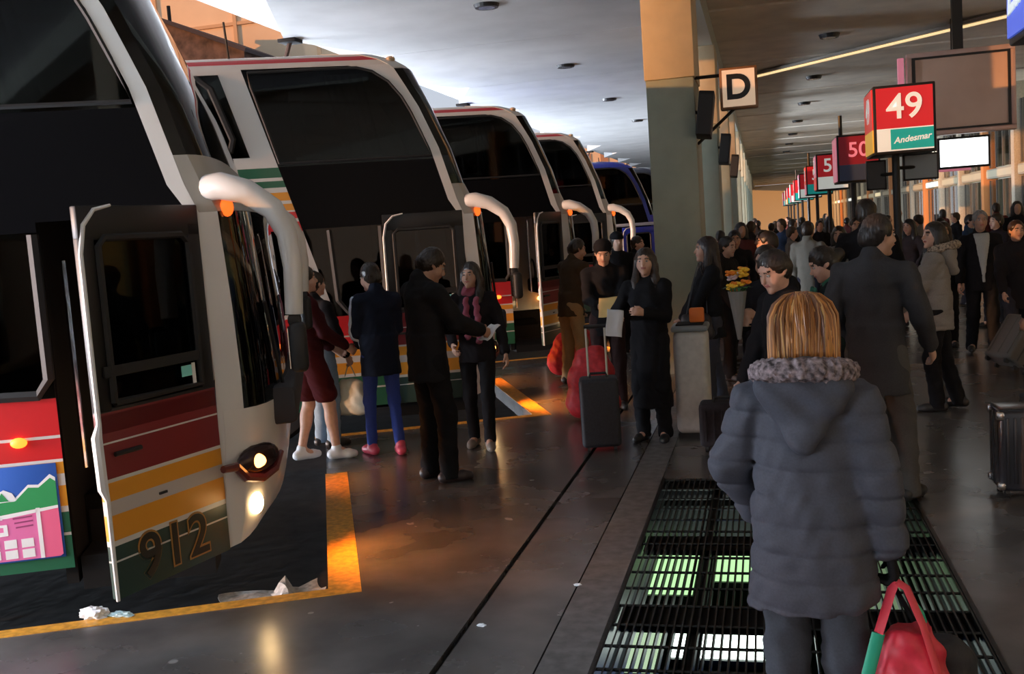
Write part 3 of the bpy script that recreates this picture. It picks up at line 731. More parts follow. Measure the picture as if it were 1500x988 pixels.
MB().prism([(-6.5, 0, 0), (6.5, 0, 0), (6.5, 0, 10.1), (2.7, 0, 11.75), (-6.5, 0, 8.0)], (0, 5, 0)).build('wall', mat('brown_brick', (0.13, 0.075, 0.05), 0.9, noise=0.5, nscale=2.0), t)
a_ = math.atan2(-1.65, 3.8)
MB().box((4.7, 2.4, 10.98), (4.5, 5.6, 0.16), rot=Matrix.Rotation(-a_, 3, 'Y')).build('roof_edge', mat('dark_tile', (0.06, 0.04, 0.035), 0.9), t)
MB().tube([(2.6, 1, 11.4), (2.6, 1, 12.6)], 0.08, 8).build('chimney_pipe', DARK, t); MB().tube([(2.0, 1, 11.2), (2.0, 1, 12.2)], 0.08, 8).build('chimney_pipe', DARK, t)
for k, (lab) in zip(range(1, 9), ['first', 'second', 'third', 'fourth', 'fifth', 'sixth', 'seventh', 'eighth']):
    y0 = 4.9 * k + 3.1 + 2.6
    t = empty('canopy_strut', (-7.2, y0, ZC)); tag(t, 'thin dark raking strut under the pointed canopy edge, %s from the near end' % lab, 'strut', 'struts along the canopy edge')
    MB().box((0, 0, -0.03), (0.30, 0.3, 0.06)).build('strut_plate', DARK, t, bevel=0.01); MB().tube([(0, 0, -0.03), (-0.75, 0.3, -1.5)], 0.035, 8).build('strut_rod', mat('strut_rust', (0.06, 0.03, 0.02), 0.7), t)
# ------------------------------------------------------------------ buses
WH = (0.62, 0.60, 0.56); RED = (0.56, 0.012, 0.018); ORA = (0.72, 0.30, 0.02); GRN = (0.015, 0.12, 0.06)
stops = [(0.0, GRN), (.374, WH), (.390, GRN), (.500, WH), (.527, ORA), (.640, WH), (.700, ORA), (.755, WH), (.780, RED), (.885, WH), (.902, RED), (1.10, WH),
         (1.93, RED), (2.02, WH), (2.05, RED), (2.11, WH), (2.13, ORA), (2.20, WH), (2.23, ORA), (2.31, WH), (2.35, GRN), (2.41, WH), (2.44, GRN), (2.54, WH), (3.51, (.45, .02, .03)), (3.56, WH)]
BODY = striped('bus_striped_paint', stops, 0, 4); WHITE = mat('bus_white_paint', (0.66, 0.64, 0.60), 0.3, coat=0.3); BLACKP = mat('bus_black_panel', (0.004, 0.004, 0.005), 0.25, spec=0.06)
TINT = glass('bus_tinted_glass', (0.13, 0.15, 0.16), refl=0.4); WIND = glass('windshield_glass', (0.12, 0.14, 0.15)); RUB = mat('rubber', (0.012, 0.012, 0.012), 0.6)
CHR = mat('chrome', (0.7, 0.7, 0.7), 0.15, metal=1); INT = mat('bus_interior', (0.03, 0.03, 0.035), 0.8); CURT = mat('curtain_blue', (0.06, 0.20, 0.32), 0.9, noise=0.3, nscale=8)
SEAT = mat('bus_seat', (0.03, 0.035, 0.06), 0.9)
AMB = emission('amber_lamp', (1.0, 0.20, 0.02), 3.0); HLAMP = emission('fog_lamp_lit', (1.0, 0.66, 0.30), 26.0); GREY = mat('bus_band', (0.40, 0.37, 0.32), 0.35)
def lerp_tab(tab, z):
    if z <= tab[0][0]: return tab[0][1]
    for (a, fa), (b, fb) in zip(tab[:-1], tab[1:]):
        if z <= b: return fa + (fb - fa) * (z - a) / (b - a)
    return tab[-1][1]
UP = [(.2, -.53), (.8, -.48), (1.3, -.47), (2.0, -.50), (2.15, -.56), (2.66, -.70), (3.07, -.87), (3.42, -1.07), (3.46, -1.12), (3.52, -1.22), (3.58, -1.40), (3.62, -1.74)]
BUL = [(.2, .22), (.35, .27), (.6, .30), (.95, .31), (2.0, .27), (2.3, .20), (3.0, .19), (3.42, .24), (3.52, .26), (3.62, .28)]
INSET = [(0, 0), (3.42, 0), (3.46, .012), (3.52, .045), (3.58, .12), (3.62, .30)]
WB = 2.5; ZR = [.2, .35, .5, .8, .95, 1.1, 1.15, 1.5, 1.95, 2.0, 2.15, 2.3, 2.55, 2.65, 2.85, 3.05, 3.25, 3.42, 3.46, 3.52, 3.58, 3.62]
NF = 16
def frontpt(z, th):
    up_, B, ins = lerp_tab(UP, z), lerp_tab(BUL, z), lerp_tab(INSET, z)
    hw = WB / 2 - ins; c, s_ = math.cos(th), math.sin(th)
    v = WB / 2 - hw * math.copysign(abs(c) ** 0.66, c); u = up_ + B * abs(s_) ** 0.66
    z2 = z
    if z < 0.36: z2 = z + 0.12 * (abs(s_) ** 1.0) * (0.36 - z) / 0.16
    return (u, v, z2)
PW_ = [(1.9, .03), (2.15, .085), (2.9, .085), (3.2, .09), (3.33, .13), (3.41, .22), (3.46, .38)]
def pinv(z): return lerp_tab(UP, z) - lerp_tab(PW_, z)
def drv(z): return -1.8 - (max(z, 1.05) - 1.05) * .286
def make_bus(label, body, white, door=None, extras=(), blue=False, lamps=0):
    root = empty('bus', (0, 0, 0)); tag(root, label, 'bus', 'coaches parked side by side in the bays')
    cols = lambda z: [-9.5, -9.2, drv(z) - .22, drv(z), min(-1.30, pinv(z) - .02), pinv(z), lerp_tab(UP, z)]
    P = {}
    def key(i, j): return (i, j)
    grid = []
    for z in ZR:
        ins = lerp_tab(INSET, z); row = []
        for j, u in enumerate(cols(z)): row.append((u, ins, z))
        for q in range(1, NF): row.append(frontpt(z, math.pi * q / NF))
        row.append((lerp_tab(UP, z), WB - ins, z)); row.append((-9.2, WB - ins, z)); row.append((-9.5, WB - ins, z))
        grid.append(row)
    nc = len(grid[0]); F0 = 6; F1 = 6 + NF
    parts = {}
    def put(nm, i, j):
        mb = parts.setdefault(nm, MB()); a, b, c, d = grid[i][j], grid[i][(j + 1) % nc], grid[i + 1][(j + 1) % nc], grid[i + 1][j]
        mb.add([a, b, c, d], [[0, 1, 2, 3]])
    for i in range(len(ZR) - 1):
        z = (ZR[i] + ZR[i + 1]) / 2
        for j in range(nc):
            nm = 'body_shell'
            if j == 1:
                if 1.15 < z < 1.95: nm = 'lower_side_window'
                elif 2.65 < z < 3.42: nm = 'upper_side_window'
            elif j == 3:
                if z > 1.1 and z < 1.95: nm = 'lower_front_window'
                elif 1.95 < z < 2.55: nm = 'black_panel'
                elif 2.55 < z < 3.46: nm = 'upper_front_window'
            elif j == 4:
                if z < 2.0: continue
                elif z < 2.55: nm = 'black_panel'
                elif z < 3.46: nm = 'upper_front_window'
            elif j == 5: nm = 'windshield_pillar' if z < 3.46 else 'body_shell'
            elif F0 <= j < F1:
                if z < .95: nm = 'front_bumper'
                elif z < 2.0: nm = 'lower_windshield' if F0 < j < F1 - 1 else 'windshield_pillar' if j == F0 else 'far_pillar'
                elif z < 2.3: nm = 'front_band'
                elif z < 3.42: nm = 'upper_windshield'
                else: nm = 'roof_front'
            elif j == F1: nm = 'far_side' if z < 3.46 else 'body_shell'
            elif j == F1 + 1: nm = 'far_side' if z < 3.46 else 'body_shell'
            put(nm, i, j)
    n = nc; top = grid[-1]
    parts['body_shell'].add(top, [list(range(n))])
    mats_ = {'body_shell': body, 'black_panel': BLACKP, 'windshield_pillar': white, 'front_bumper': white, 'front_band': GREY if not blue else body, 'roof_front': white if not blue else body, 'far_pillar': white, 'far_side': white if not blue else body}
    for nm, mb in parts.items():
        m = mats_.get(nm, WIND if 'windshield' in nm else TINT)
        o = mb.build(nm, m, root)
        me = o.data; bm_ = bmesh.new(); bm_.from_mesh(me); bmesh.ops.remove_doubles(bm_, verts=bm_.verts, dist=1e-4); bmesh.ops.recalc_face_normals(bm_, faces=bm_.faces)
        for f in bm_.faces: f.smooth = True
        bm_.to_mesh(me); bm_.free(); me.set_sharp_from_angle(angle=R(35))
        if nm not in ('body_shell',):
            md = o.modifiers.new('thickness', 'SOLIDIFY'); md.thickness = 0.012; md.offset = 0; es = o.modifiers.new('edges', 'EDGE_SPLIT'); es.split_angle = R(35)
    # black frame strips round the panes (proud of the side)
    fr = MB()
    pts = [(drv(2.60) + .03, -0.008, 2.58)] + [(drv(z) + .03, -0.008, z) for z in (3.0, 3.3)] + [(drv(3.44) + .05, -0.002, 3.43), (-1.75, -0.002, 3.44)] + [(pinv(z) - .012, -0.002, z) for z in (3.44, 3.40, 3.3, 3.15, 3.0, 2.8, 2.58)]
    fr.tube(pts + [pts[0]], 0.014, 6); fr.build('window_frame', RUB, root)
    fr = MB(); z = 1.12
    fr.tube([(drv(1.15) + .02, -.006, 1.93), (drv(1.15) + .05, -.006, 1.25), (drv(1.15) + .14, -.006, 1.13), (-1.38, -.006, 1.12), (-1.32, -.006, 1.2), (-1.32, -.006, 1.94)], 0.03, 6); fr.build('window_frame', RUB, root)
    u0 = drv(3.0) - .31
    for k in range(5):
        a, b = u0 - 1.28 * (k + 1), u0 - 1.28 * k
        sl = 0.10 if k == 0 else 0
        ptsw = [(a, -.008, 2.70), (a, -.008, 3.38), (b - .12 - sl, -.008, 3.39), (b - .04 - sl * .7, -.008, 3.3), (b + .05, -.008, 2.82), (b + .02, -.008, 2.72), (b - .08, -.008, 2.68)]
        MB().tube(ptsw + [ptsw[0]], 0.032, 6).build('window_frame', RUB, root)
        cu = MB(); nn = 26
        for q in range(nn):
            uu = a + 0.05 + (b - a - 0.2) * q / (nn - 1)
            cu.v += [(uu, .10 + .025 * math.sin(q * 1.9), 2.66), (uu, .10 + .025 * math.sin(q * 1.9), 3.42)]
            if q: cu.f.append([2 * q - 2, 2 * q, 2 * q + 1, 2 * q - 1]); cu.m.append(0)
        c_ = cu.build('curtain', CURT, root, smooth=True); c_.modifiers.new('thickness', 'SOLIDIFY').thickness = 0.008
    # curtain by the front upper window
    cu = MB()
    for q in range(20):
        uu = -1.72 + 0.36 * q / 19 - 0.0; cu.v += [(uu + .12, .12 + .03 * math.sin(q * 1.7), 2.62), (uu - .02, .12 + .03 * math.sin(q * 1.7), 3.40)]
        if q: cu.f.append([2 * q - 2, 2 * q, 2 * q + 1, 2 * q - 1]); cu.m.append(0)
    c_ = cu.build('curtain', CURT, root, smooth=True); c_.modifiers.new('thickness', 'SOLIDIFY').thickness = 0.008
    # interior: decks, seats, step well, dashboard, hand rail
    MB().box2((-9.3, 0.06, 2.22), (-.72, WB - .06, 2.30)).build('upper_deck_floor', INT, root); MB().box2((-9.3, 0.06, .55), (-1.4, WB - .06, .62)).build('lower_deck_floor', INT, root)
    MB().box2((-9.3, WB - .30, .62), (-1.2, WB - .25, 3.3)).build('inner_lining', INT, root)
    st = MB()
    for k, zz in enumerate((.24, .42, .60)): st.box2((-1.28, .05 + .28 * k, zz - .18), (-.60, .05 + .28 * (k + 1), zz))
    st.build('door_step', mat('step_black', (.008, .008, .008), .8, spec=.2), root); MB().box2((-1.36, .05, .1), (-1.30, 1.3, 2.2)).build('door_bulkhead', MATS['step_black'], root)
    MB().tube([(-.95, .30, .9), (-.95, .30, 1.95)], .014, 8).build('hand_rail', CHR, root); MB().tube([(-1.22, .12, .7), (-1.22, .12, 1.8)], .014, 8).build('hand_rail', CHR, root)
    MB().box2((-.62, .25, .8), (-.1, WB - .25, 1.02)).build('dashboard', INT, root, bevel=.04)
    sw = MB(); sw.tube([(-.62 + .0, 1.75 + .2 * math.cos(a), 1.14 + .2 * math.sin(a)) for a in np.linspace(0, 2 * math.pi, 21)], .015, 6, cap=False); sw.build('steering_wheel', INT, root)
    for k in range(3):
        for vv in (.5, 1.9):
            s_ = MB(); s_.box((-1.75 - k * .95, vv, 2.72), (.5, .46, .12)); s_.box((-2.02 - k * .95, vv, 3.0), (.13, .46, .62)); s_.build('seat', SEAT, root, bevel=.04)
    # skirt, wheels
    for uw in (-2.55, -7.6):
        for vv in (.16, WB - .16):
            wl = MB(); wl.tube([(uw, vv - .14, .38), (uw, vv - .10, .38), (uw, vv + .10, .38), (uw, vv + .14, .38)], [.44, .48, .48, .44], 28); wl.build('wheel', RUB, root)
    MB().box2((-9.4, .35, .12), (-.9, WB - .35, .5)).build('chassis', mat('chassis_black', (.004, .004, .004), .9, spec=.1), root)
    # seams along the side skirt, marker lamp on the side
    mk = MB(); mk.ball((-1.50, -.012, .885), (.042, .02, .028), 12, 8); mk.build('marker_lamp', AMB, root, smooth=True)
    # front lamps
    for vv, sg in ((0.16, 1), (WB - .16, -1)):
        th = 0.42 if sg == 1 else math.pi - 0.42
        p = Vector(frontpt(.66, th)); q = Vector(frontpt(.66, th + .01)) - p; nr = Vector((q.y, -q.x, 0)).normalized()
        if nr.x < 0: nr = -nr
        M3 = Matrix((Vector((-nr.y, nr.x, 0)), Vector((0, 0, 1)), nr)).transposed()
        def onf(mb, c, r, d):
            vs0 = len(mb.v); mb.ball((0, 0, 0), (r[0], r[1], d), 20, 10)
            mb.v[vs0:] = [tuple(p + M3 @ (Vector(v_) + Vector((c[0], c[1], 0)))) for v_ in mb.v[vs0:]]
        hl = MB(); onf(hl, (0.0, 0.0), (.17, .085), .05); hb = hl.build('headlight', mat('headlight_bowl', (0.05, 0.03, 0.03), 0.15, metal=0.6), root, smooth=True)
        lm = MB(); onf(lm, (-.05 * sg, .0), (.045, .045), .085); lm.build('lamp_bulb', emission('headlight_amber', (1.0, 0.35, 0.08), 9.0), hb, smooth=True)
        sw_ = MB(); sw_.tube([p + M3 @ Vector((x_, y_, .012)) for x_, y_ in ((-.30 * sg, .01), (-.20 * sg, .0), (-.13 * sg, -.07), (0, -.105), (.12 * sg, -.08), (.19 * sg, .0))], [.02, .026, .028, .028, .024, .014], 8); sw_.build('headlight_trim', mat('dark_red_trim', (.10, .01, .012), .3, coat=.4), root)
        fg = MB(); p2 = Vector(frontpt(.45, th)); p = p2; onf(fg, (-.01 * sg, -.03), (.048, .062), .035); fg.build('fog_lamp', HLAMP, root, smooth=True)
        # roof corner lamp
        pc = frontpt(3.52, .35 if sg == 1 else math.pi - .35); MB().ball(pc, (.05, .08, .03), 10, 6).build('roof_marker', mat('roof_marker', (.6, .45, .3), .2), root, smooth=True)
        # mirror arm: a big tapering horn from the pillar
        v0 = 0.02 if sg == 1 else WB - .02; o_ = -1 if sg == 1 else 1
        pa = [(-.44, v0 + .03, 2.125), (-.38, v0 + o_ * .02, 2.13), (-.25, v0 + o_ * .06, 2.09), (-.12, v0 + o_ * .10, 1.99), (-.06, v0 + o_ * .13, 1.86), (-.045, v0 + o_ * .14, 1.68), (-.06, v0 + o_ * .14, 1.44)]
        ma = MB().tube(pa, [.072, .072, .066, .060, .055, .051, .047], 14, flat=1.0).build('mirror_arm', white, root, smooth=True)
        MB().box((-.06, v0 + o_ * .14, 1.41), (.07, .08, .06)).build('mirror_joint', RUB, ma, bevel=.02)
        MB().tube([(-.50, v0 + .04, 2.16), (-.38, v0 + .0, 2.15)], .03, 8).build('arm_bracket', RUB, ma)
        mh = MB().box((-.05, v0 + o_ * .17, 1.27), (.09, .18, .26)).build('mirror_head', RUB, root, bevel=.035, seg=3); MB().box((-.098, v0 + o_ * .17, 1.27), (.004, .14, .21)).build('mirror_glass', CHR, mh)
        if sg == 1: MB().ball((-.36, .04, 2.02), (.035, .02, .05), 12, 8).build('clearance_lamp', emission('orange_marker', (1.0, .13, .015), 1.6), root, smooth=True)
    # light thrown by the lit lamps
    if lamps:
        for vv, pw, lz in ((0.30, lamps, .45), (WB - .30, lamps * .25, .45)):
            l = bpy.data.lights.new('headlight_beam', 'SPOT'); l.energy = pw; l.color = (1.0, .30, .045); l.spot_size = R(120); l.spot_blend = .8; l.shadow_soft_size = .04
            lo_ = bpy.data.objects.new('headlight_beam', l); col.objects.link(lo_); lo_.parent = root; lo_.location = (-.06, vv, lz); lo_.rotation_euler = Vector((1, -.15, -.75)).to_track_quat('-Z', 'Y').to_euler()
    # wiper
    wp = MB(); wp.tube([Vector(frontpt(.98, 1.0)) + Vector((.03, 0, 0)), Vector(frontpt(1.5, .75)) + Vector((.03, 0, 0))], .012, 6); wp.build('wiper', RUB, root)
    MB().tube([(-2.6, .25, 3.55), (-2.62, .25, 3.95)], .012, 6).build('aerial', RUB, root)
    if door is not None:
        hinge = (-.52, -.01, 0); DM = striped('bus_door_shaded_paint', [(0, (.02, .05, .04)), (.37, WH), (.385, (.02, .05, .04)), (.455, WH), (.475, ORA), (.595, (.5, .45, .42)), (.665, ORA), (.755, WH), (.765, (.20, .012, .016)), (.93, WH), (.942, (.20, .012, .016)), (1.08, (.006, .006, .006))], 0, 2.2, .45, 0.0)  # body stripes in darker colours: shade on the door is painted in
        d = MB(); Wd = .78
        # lower panel, outer frame and rails as one mesh; x runs from hinge (0) to the outer edge (-Wd)
        d.box2((-Wd, -.02, .2), (0, .02, 1.08)); d.box2((-.09, -.02, 1.08), (0, .02, 1.95)); d.box2((-Wd, -.02, 1.08), (-Wd + .09, .02, 1.90)); d.box2((-Wd, -.02, 1.88), (0, .02, 2.04)); d.box2((-Wd, -.02, .98), (0, .02, 1.10))
        do = d.build('door', DM if not blue else body, root, bevel=.008); do.location = hinge; do.rotation_euler = (0, 0, door)
        g_ = MB().box2((-Wd + .08, -.008, 1.07), (-.08, .008, 1.90)).build('door_glass', TINT, do)
        MB().tube([(-Wd - .005, -.022, .2), (-Wd - .004, -.024, .68), (-Wd - .028, -.030, .74), (-Wd - .032, -.030, .98), (-Wd - .006, -.024, 1.04), (-Wd - .004, -.022, 1.3), (-Wd, -.022, 1.82), (-Wd + .03, -.022, 1.95), (-Wd + .10, -.022, 2.02), (-Wd + .2, -.022, 2.04)], [.010, .013, .026, .026, .013, .013, .012, .012, .010, .007], 8).build('door_edge_seal', mat('door_edge', (.75, .75, .75), .4), do, smooth=True)
        fr = MB(); fr.tube([(-Wd + .10, -.024, 1.12), (-Wd + .10, -.024, 1.85), (-Wd + .14, -.024, 1.89), (-.14, -.024, 1.89), (-.10, -.024, 1.85), (-.10, -.024, 1.12), (-Wd + .10, -.024, 1.12)], .018, 6); fr.build('glass_frame', RUB, do)
        MB().box((-.42, -.03, 1.27), (.62, .012, .05)).build('glass_bar', RUB, do); MB().tube([(-.44, .03, 1.12), (-.44, .03, 1.86)], .008, 6).build('door_rail', CHR, do); MB().tube([(-.14, .03, 1.30), (-.16, .03, 1.86)], .008, 6).build('door_rail', CHR, do)
        MB().tube([(-Wd + .06, -.035, .885), (-Wd + .22, -.035, .885)], .012, 8).build('door_handle', RUB, do); MB().box((-.44, -.024, .63), (.05, .01, .012)).build('door_lock', RUB, do)
        MB().box((-.20, -.026, 1.20), (.07, .004, .055)).build('door_sticker', mat('teal_sticker', (.25, .75, .68), .5), do); MB().box((-.150, -.026, 1.18), (.022, .004, .11)).build('door_sticker', mat('white_sticker', (.85, .88, .86), .5), do)
        if 'number' in extras:
            gold = mat('gold_outline', (.34, .18, .05), .4); blk = mat('number_fill', (.02, .02, .015), .4)
            for ii, ch in enumerate('912'):
                xx = -.56 + .165 * ii
                text('number_outline', ch, .30, gold, (xx, -.0235, .345), (R(90), 0, 0), do, offset=.013, extrude=.001); text('number_fill', ch, .30, blk, (xx, -.0265, .345), (R(90), 0, 0), do, offset=.003, extrude=.001)
    if 'poster' in extras:
        po = MB().box2((-1.82, -.012, .265), (-1.335, -.004, .765)).build('route_poster', mat('poster_blue', (.015, .10, .45), .5), root, bevel=.003)
        yv = -.0135
        def flat(nm, pts, m, d=.0015): MB().prism([(x_, yv, z_) for x_, z_ in pts], (0, -d, 0)).build(nm, m, po)
        PG = mat('poster_green', (.02, .28, .08), .5); PP = mat('poster_pink', (.72, .16, .38), .5); PW = mat('poster_white', (.8, .8, .8), .5); PR = mat('poster_rose', (.75, .12, .25), .5)
        flat('poster_edge_line', [(-1.82, .515), (-1.70, .585), (-1.62, .60), (-1.55, .60), (-1.48, .665), (-1.43, .66), (-1.37, .71), (-1.345, .69), (-1.345, .66), (-1.82, .49)], PW)
        yv = -.015; flat('poster_hills', [(-1.82, .50), (-1.70, .570), (-1.62, .585), (-1.55, .585), (-1.48, .65), (-1.43, .645), (-1.37, .69), (-1.345, .67), (-1.345, .52), (-1.82, .46)], PG)
        flat('poster_tree', [(-1.67, .58), (-1.64, .63), (-1.60, .65), (-1.56, .63), (-1.54, .59)], PW); yv = -.0165; flat('poster_tree', [(-1.64, .59), (-1.61, .635), (-1.58, .59)], PG)
        flat('poster_panel', [(-1.82, .275), (-1.82, .50), (-1.455, .535), (-1.455, .275)], PP); flat('poster_panel', [(-1.435, .275), (-1.435, .535), (-1.345, .535), (-1.345, .285), (-1.36, .275)], PR)
        yv = -.018; flat('poster_road', [(-1.82, .40), (-1.82, .42), (-1.62, .43), (-1.62, .455), (-1.75, .455), (-1.75, .50), (-1.62, .51), (-1.62, .495), (-1.73, .488), (-1.73, .47), (-1.60, .468), (-1.60, .41)], PW); flat('poster_divider', [(-1.455, .275), (-1.455, .54), (-1.435, .54), (-1.435, .275)], PW); flat('poster_divider', [(-1.82, .50), (-1.345, .545), (-1.345, .53), (-1.60, .50)], PW)
        for r_ in range(2):
            for c_ in range(4): flat('poster_icon', [(-1.79 + c_ * .083, .285 + r_ * .055), (-1.73 + c_ * .083, .287 + r_ * .055), (-1.73 + c_ * .083, .332 + r_ * .055), (-1.79 + c_ * .083, .330 + r_ * .055)], PW)
        for c_ in range(3): flat('poster_text_line', [(-1.57 + .005 * c_, .492 - .024 * c_), (-1.57 + .005 * c_, .500 - .024 * c_), (-1.475, .506 - .024 * c_), (-1.475, .498 - .024 * c_)], mat('poster_text', (.3, .05, .15), .5))
        flat('poster_title', [(-1.82, .715), (-1.82, .73), (-1.70, .735), (-1.70, .72)], mat('poster_gold', (.5, .35, .1), .5))
    if 'marks' in extras:
        mk = mat('mark_blue', (.05, .10, .20), .5); uu = drv(1.4) - .42 + .28
        MB().box((drv(1.75) - .14, -.004, 1.72), (.06, .004, .05)).build('side_mark', mat('mark_dark', (.05, .05, .06), .5), root)
        text('side_lettering', 'ETV', .075, mk, (drv(1.55) - .13, -.004, 1.55), (R(90), 0, 0), root, extrude=.001)
        k_ = MB(); k_.prism([(drv(1.4) - .22, -.004, 1.30), (drv(1.4) - .06, -.004, 1.31), (drv(1.4) - .06, -.004, 1.335), (drv(1.4) - .15, -.004, 1.34), (drv(1.4) - .16, -.004, 1.40), (drv(1.4) - .22, -.004, 1.38)], (0, -.002, 0)); k_.ball((drv(1.4) - .12, -.004, 1.43), (.025, .003, .03), 10, 6); k_.build('side_mark', mk, root)
    return root
def place_bus(o, k, du=0.0, dn=0.38, dz=0.0):
    p = corner(k) + dn * nx_ + du * bx
    o.location = (p[0], p[1], dz); o.rotation_euler = (0, 0, R(24.3))
b1 = make_bus('nearest coach with open door numbered 912 and a map poster on its side', BODY, WHITE, R(54), ('number', 'poster'), lamps=60)
place_bus(b1, 0)
b2 = make_bus('second coach in the row, white with striped side and a closed glass door', BODY, WHITE, 0.0, ('marks',), lamps=90); place_bus(b2, 1)
b3 = make_bus('third coach in the row, red roof line and door standing open', BODY, WHITE, R(50), lamps=60); place_bus(b3, 2, 0.02)
b4 = copy_tree(b2); place_bus(b4, 3, -0.05); b4['label'] = 'fourth coach in the row, white and red, just before the blue one'
b0 = copy_tree(b2); place_bus(b0, -1); b0['label'] = 'striped coach in the bay nearest the camera, beside the door numbered 912'
BLUE = mat('bus_blue_paint', (0.015, 0.035, 0.42), 0.3, coat=0.4); BLUES = mat('bus_blue_white', (.6, .62, .7), .35)
b5 = make_bus('blue coach beyond the four white ones', BLUE, mat('bus_blue_pillar', (.03, .05, .25), .35), 0.0, (), True); place_bus(b5, 4, 0.35, 0.4, -.32)
for z0, z1, o0 in ((1.75, 2.0, -.25), (1.45, 1.62, -.22), (1.2, 1.3, -.2)):
    MB().prism([(drv(z0) + o0, -.006, z0), (drv(z0) + o0 + .2, -.006, z0 + .05), (drv(z1) + o0 + .24, -.006, z1 + .05), (drv(z1) + o0 + .1, -.006, z1)], (0, -.003, 0)).build('white_swoosh', BLUES, b5)
MB().box((-1.45, -.03, 2.1), (1.9, .05, .07)).build('side_rail', BLUES, b5, bevel=.01)
b6 = copy_tree(b5); place_bus(b6, 5, 0.5, 0.4, -.25); b6['label'] = 'farthest dark coach, only its windshield edge showing beside the column'
for c_ in list(b6.children):
    if c_.name.startswith(('white_swoosh', 'side_rail')): bpy.data.objects.remove(c_)
DKB = mat('bus_dark_paint', (.02, .025, .05), .3, coat=.3)
for c_ in b6.children:
    if c_.type == 'MESH' and c_.data.materials and c_.data.materials[0].name.startswith('bus_blue'):
        c_.material_slots[0].link = 'OBJECT'; c_.material_slots[0].material = DKB
# ------------------------------------------------------------------ signs, screens, speakers
SRED = mat('sign_red', (.62, .02, .03), .35, emit=(.62, .02, .03), estr=.22); SREDL = mat('sign_red_bright', (.8, .03, .03), .35, emit=(.85, .04, .03), estr=.4); STEAL = mat('sign_teal', (.01, .38, .36), .35, emit=(.01, .38, .36), estr=.3)
SWHT = mat('sign_white', (.78, .84, .80), .35, emit=(.8, .85, .8), estr=.35); SYEL = mat('sign_yellow', (.85, .45, .05), .35, emit=(.85, .45, .05), estr=.5); SBLK = mat('sign_frame_black', (.012, .012, .012), .4); SPNK = mat('sign_pink', (.8, .25, .35), .35, emit=(.8, .25, .35), estr=.4)
SBLU = mat('sign_blue', (.07, .12, .60), .35, emit=(.08, .14, .65), estr=.45); SNAVY = mat('sign_navy', (.05, .08, .18), .4); SDIM = mat('sign_red_dim', (.30, .015, .03), .4, emit=(.3, .015, .03), estr=.1)
def bay_sign(num, loc, label, sz=(.64, .90, .74), front=(SRED, STEAL), left=(SREDL, SYEL), brand=None, numcol=SWHT, size=.38, pole=True, top=False, panelw=None, lbrand=None):
    t = empty('bay_sign', (loc[0], loc[1], 0)); tag(t, label, 'sign', 'numbered bay signs in a row')
    W_, D_, Hh_ = sz; z0 = loc[2]
    MB().box2((0, 0, z0), (W_, D_, z0 + Hh_)).build('sign_box', SBLK, t, bevel=.012)
    zz = z0 + .03 + Hh_ * .33
    MB().box2((.03, -.012, zz), (W_ - .03, 0, z0 + Hh_ - .03)).build('number_panel', front[0], t); MB().box2((.03, -.012, z0 + .03), (W_ - .03, 0, zz)).build('brand_panel', SWHT if brand else front[1], t)
    MB().box2((-.012, .03, zz), (0, D_ - .03, z0 + Hh_ - .03)).build('number_panel', left[0], t); MB().box2((-.012, .03, z0 + .03), (0, D_ - .03, zz)).build('brand_panel', left[1], t)
    zc = (zz + z0 + Hh_ - .03) / 2
    if num:
        text('number', num, size, numcol, (W_ / 2, -.016, zc), (R(90), 0, 0), t, offset=.004, extrude=.003); text('number', num, size, numcol, (-.016, D_ / 2, zc), (R(90), 0, R(-90)), t, offset=.004, extrude=.003)
    if brand:
        MB().box2((.17, -.016, z0 + .045), (W_ - .03, -.011, zz - .012)).build('brand_stripe', front[1], t)
        text('brand_lettering', brand, .092, SWHT, ((W_ + .14) / 2, -.019, z0 + .03 + (zz - z0 - .03) / 2), (R(90), R(-5), 0), t, shear=.3, extrude=.002, offset=.002)
    if lbrand: text('brand_lettering', lbrand, .27, SWHT, (-.016, D_ - .05, z0 + .205), (R(90), R(-6), R(-90)), t, shear=.3, extrude=.003, offset=.006, align='LEFT')
    if pole: MB().tube([(W_ * .42, D_ / 2, 0), (W_ * .42, D_ / 2, z0)], .042, 12).build('pole', SBLK, t)
    if top: MB().tube([(W_ * .15, D_ / 2, z0 + Hh_), (W_ * .15, D_ / 2, ZC if lbrand else z0 + Hh_ + .34)], .03, 10).build('hanger', SBLK, t)
    return t
bay_sign('49', (1.22, 12.0, 2.35), 'red and teal bay sign numbered 49 on a black pole', brand='Andesmar')
bay_sign('50', (1.17, 17.0, 2.20), 'dark red bay sign numbered 50 behind the 49 sign', front=(SDIM, SNAVY), left=(SPNK, SPNK), numcol=SPNK, top=True, size=.32)
t = bay_sign('', (1.08, 4.1, 2.44), 'blue sign with white script at the top corner nearest the camera', left=(SBLU, SBLU), front=(SBLU, SBLU), lbrand='Lau', pole=False, top=True)
lef = [(SPNK, SREDL), (SREDL, SPNK), (SPNK, SWHT), (SRED, SPNK), (SWHT, SPNK), (SPNK, SYEL), (SWHT, SWHT), (SPNK, SPNK)]
for i in range(8):
    y = 22.0 + 5.0 * i
    bay_sign(str(51 + i), (1.1, y, 2.2), 'small far %s bay sign, %s one behind the 50 sign' % (('red and white', 'red and teal')[i % 2], ('first', 'second', 'third', 'fourth', 'fifth', 'sixth', 'seventh', 'last')[i]), front=(SRED, SWHT if i % 2 == 0 else STEAL), left=lef[i], top=i in (1, 3))
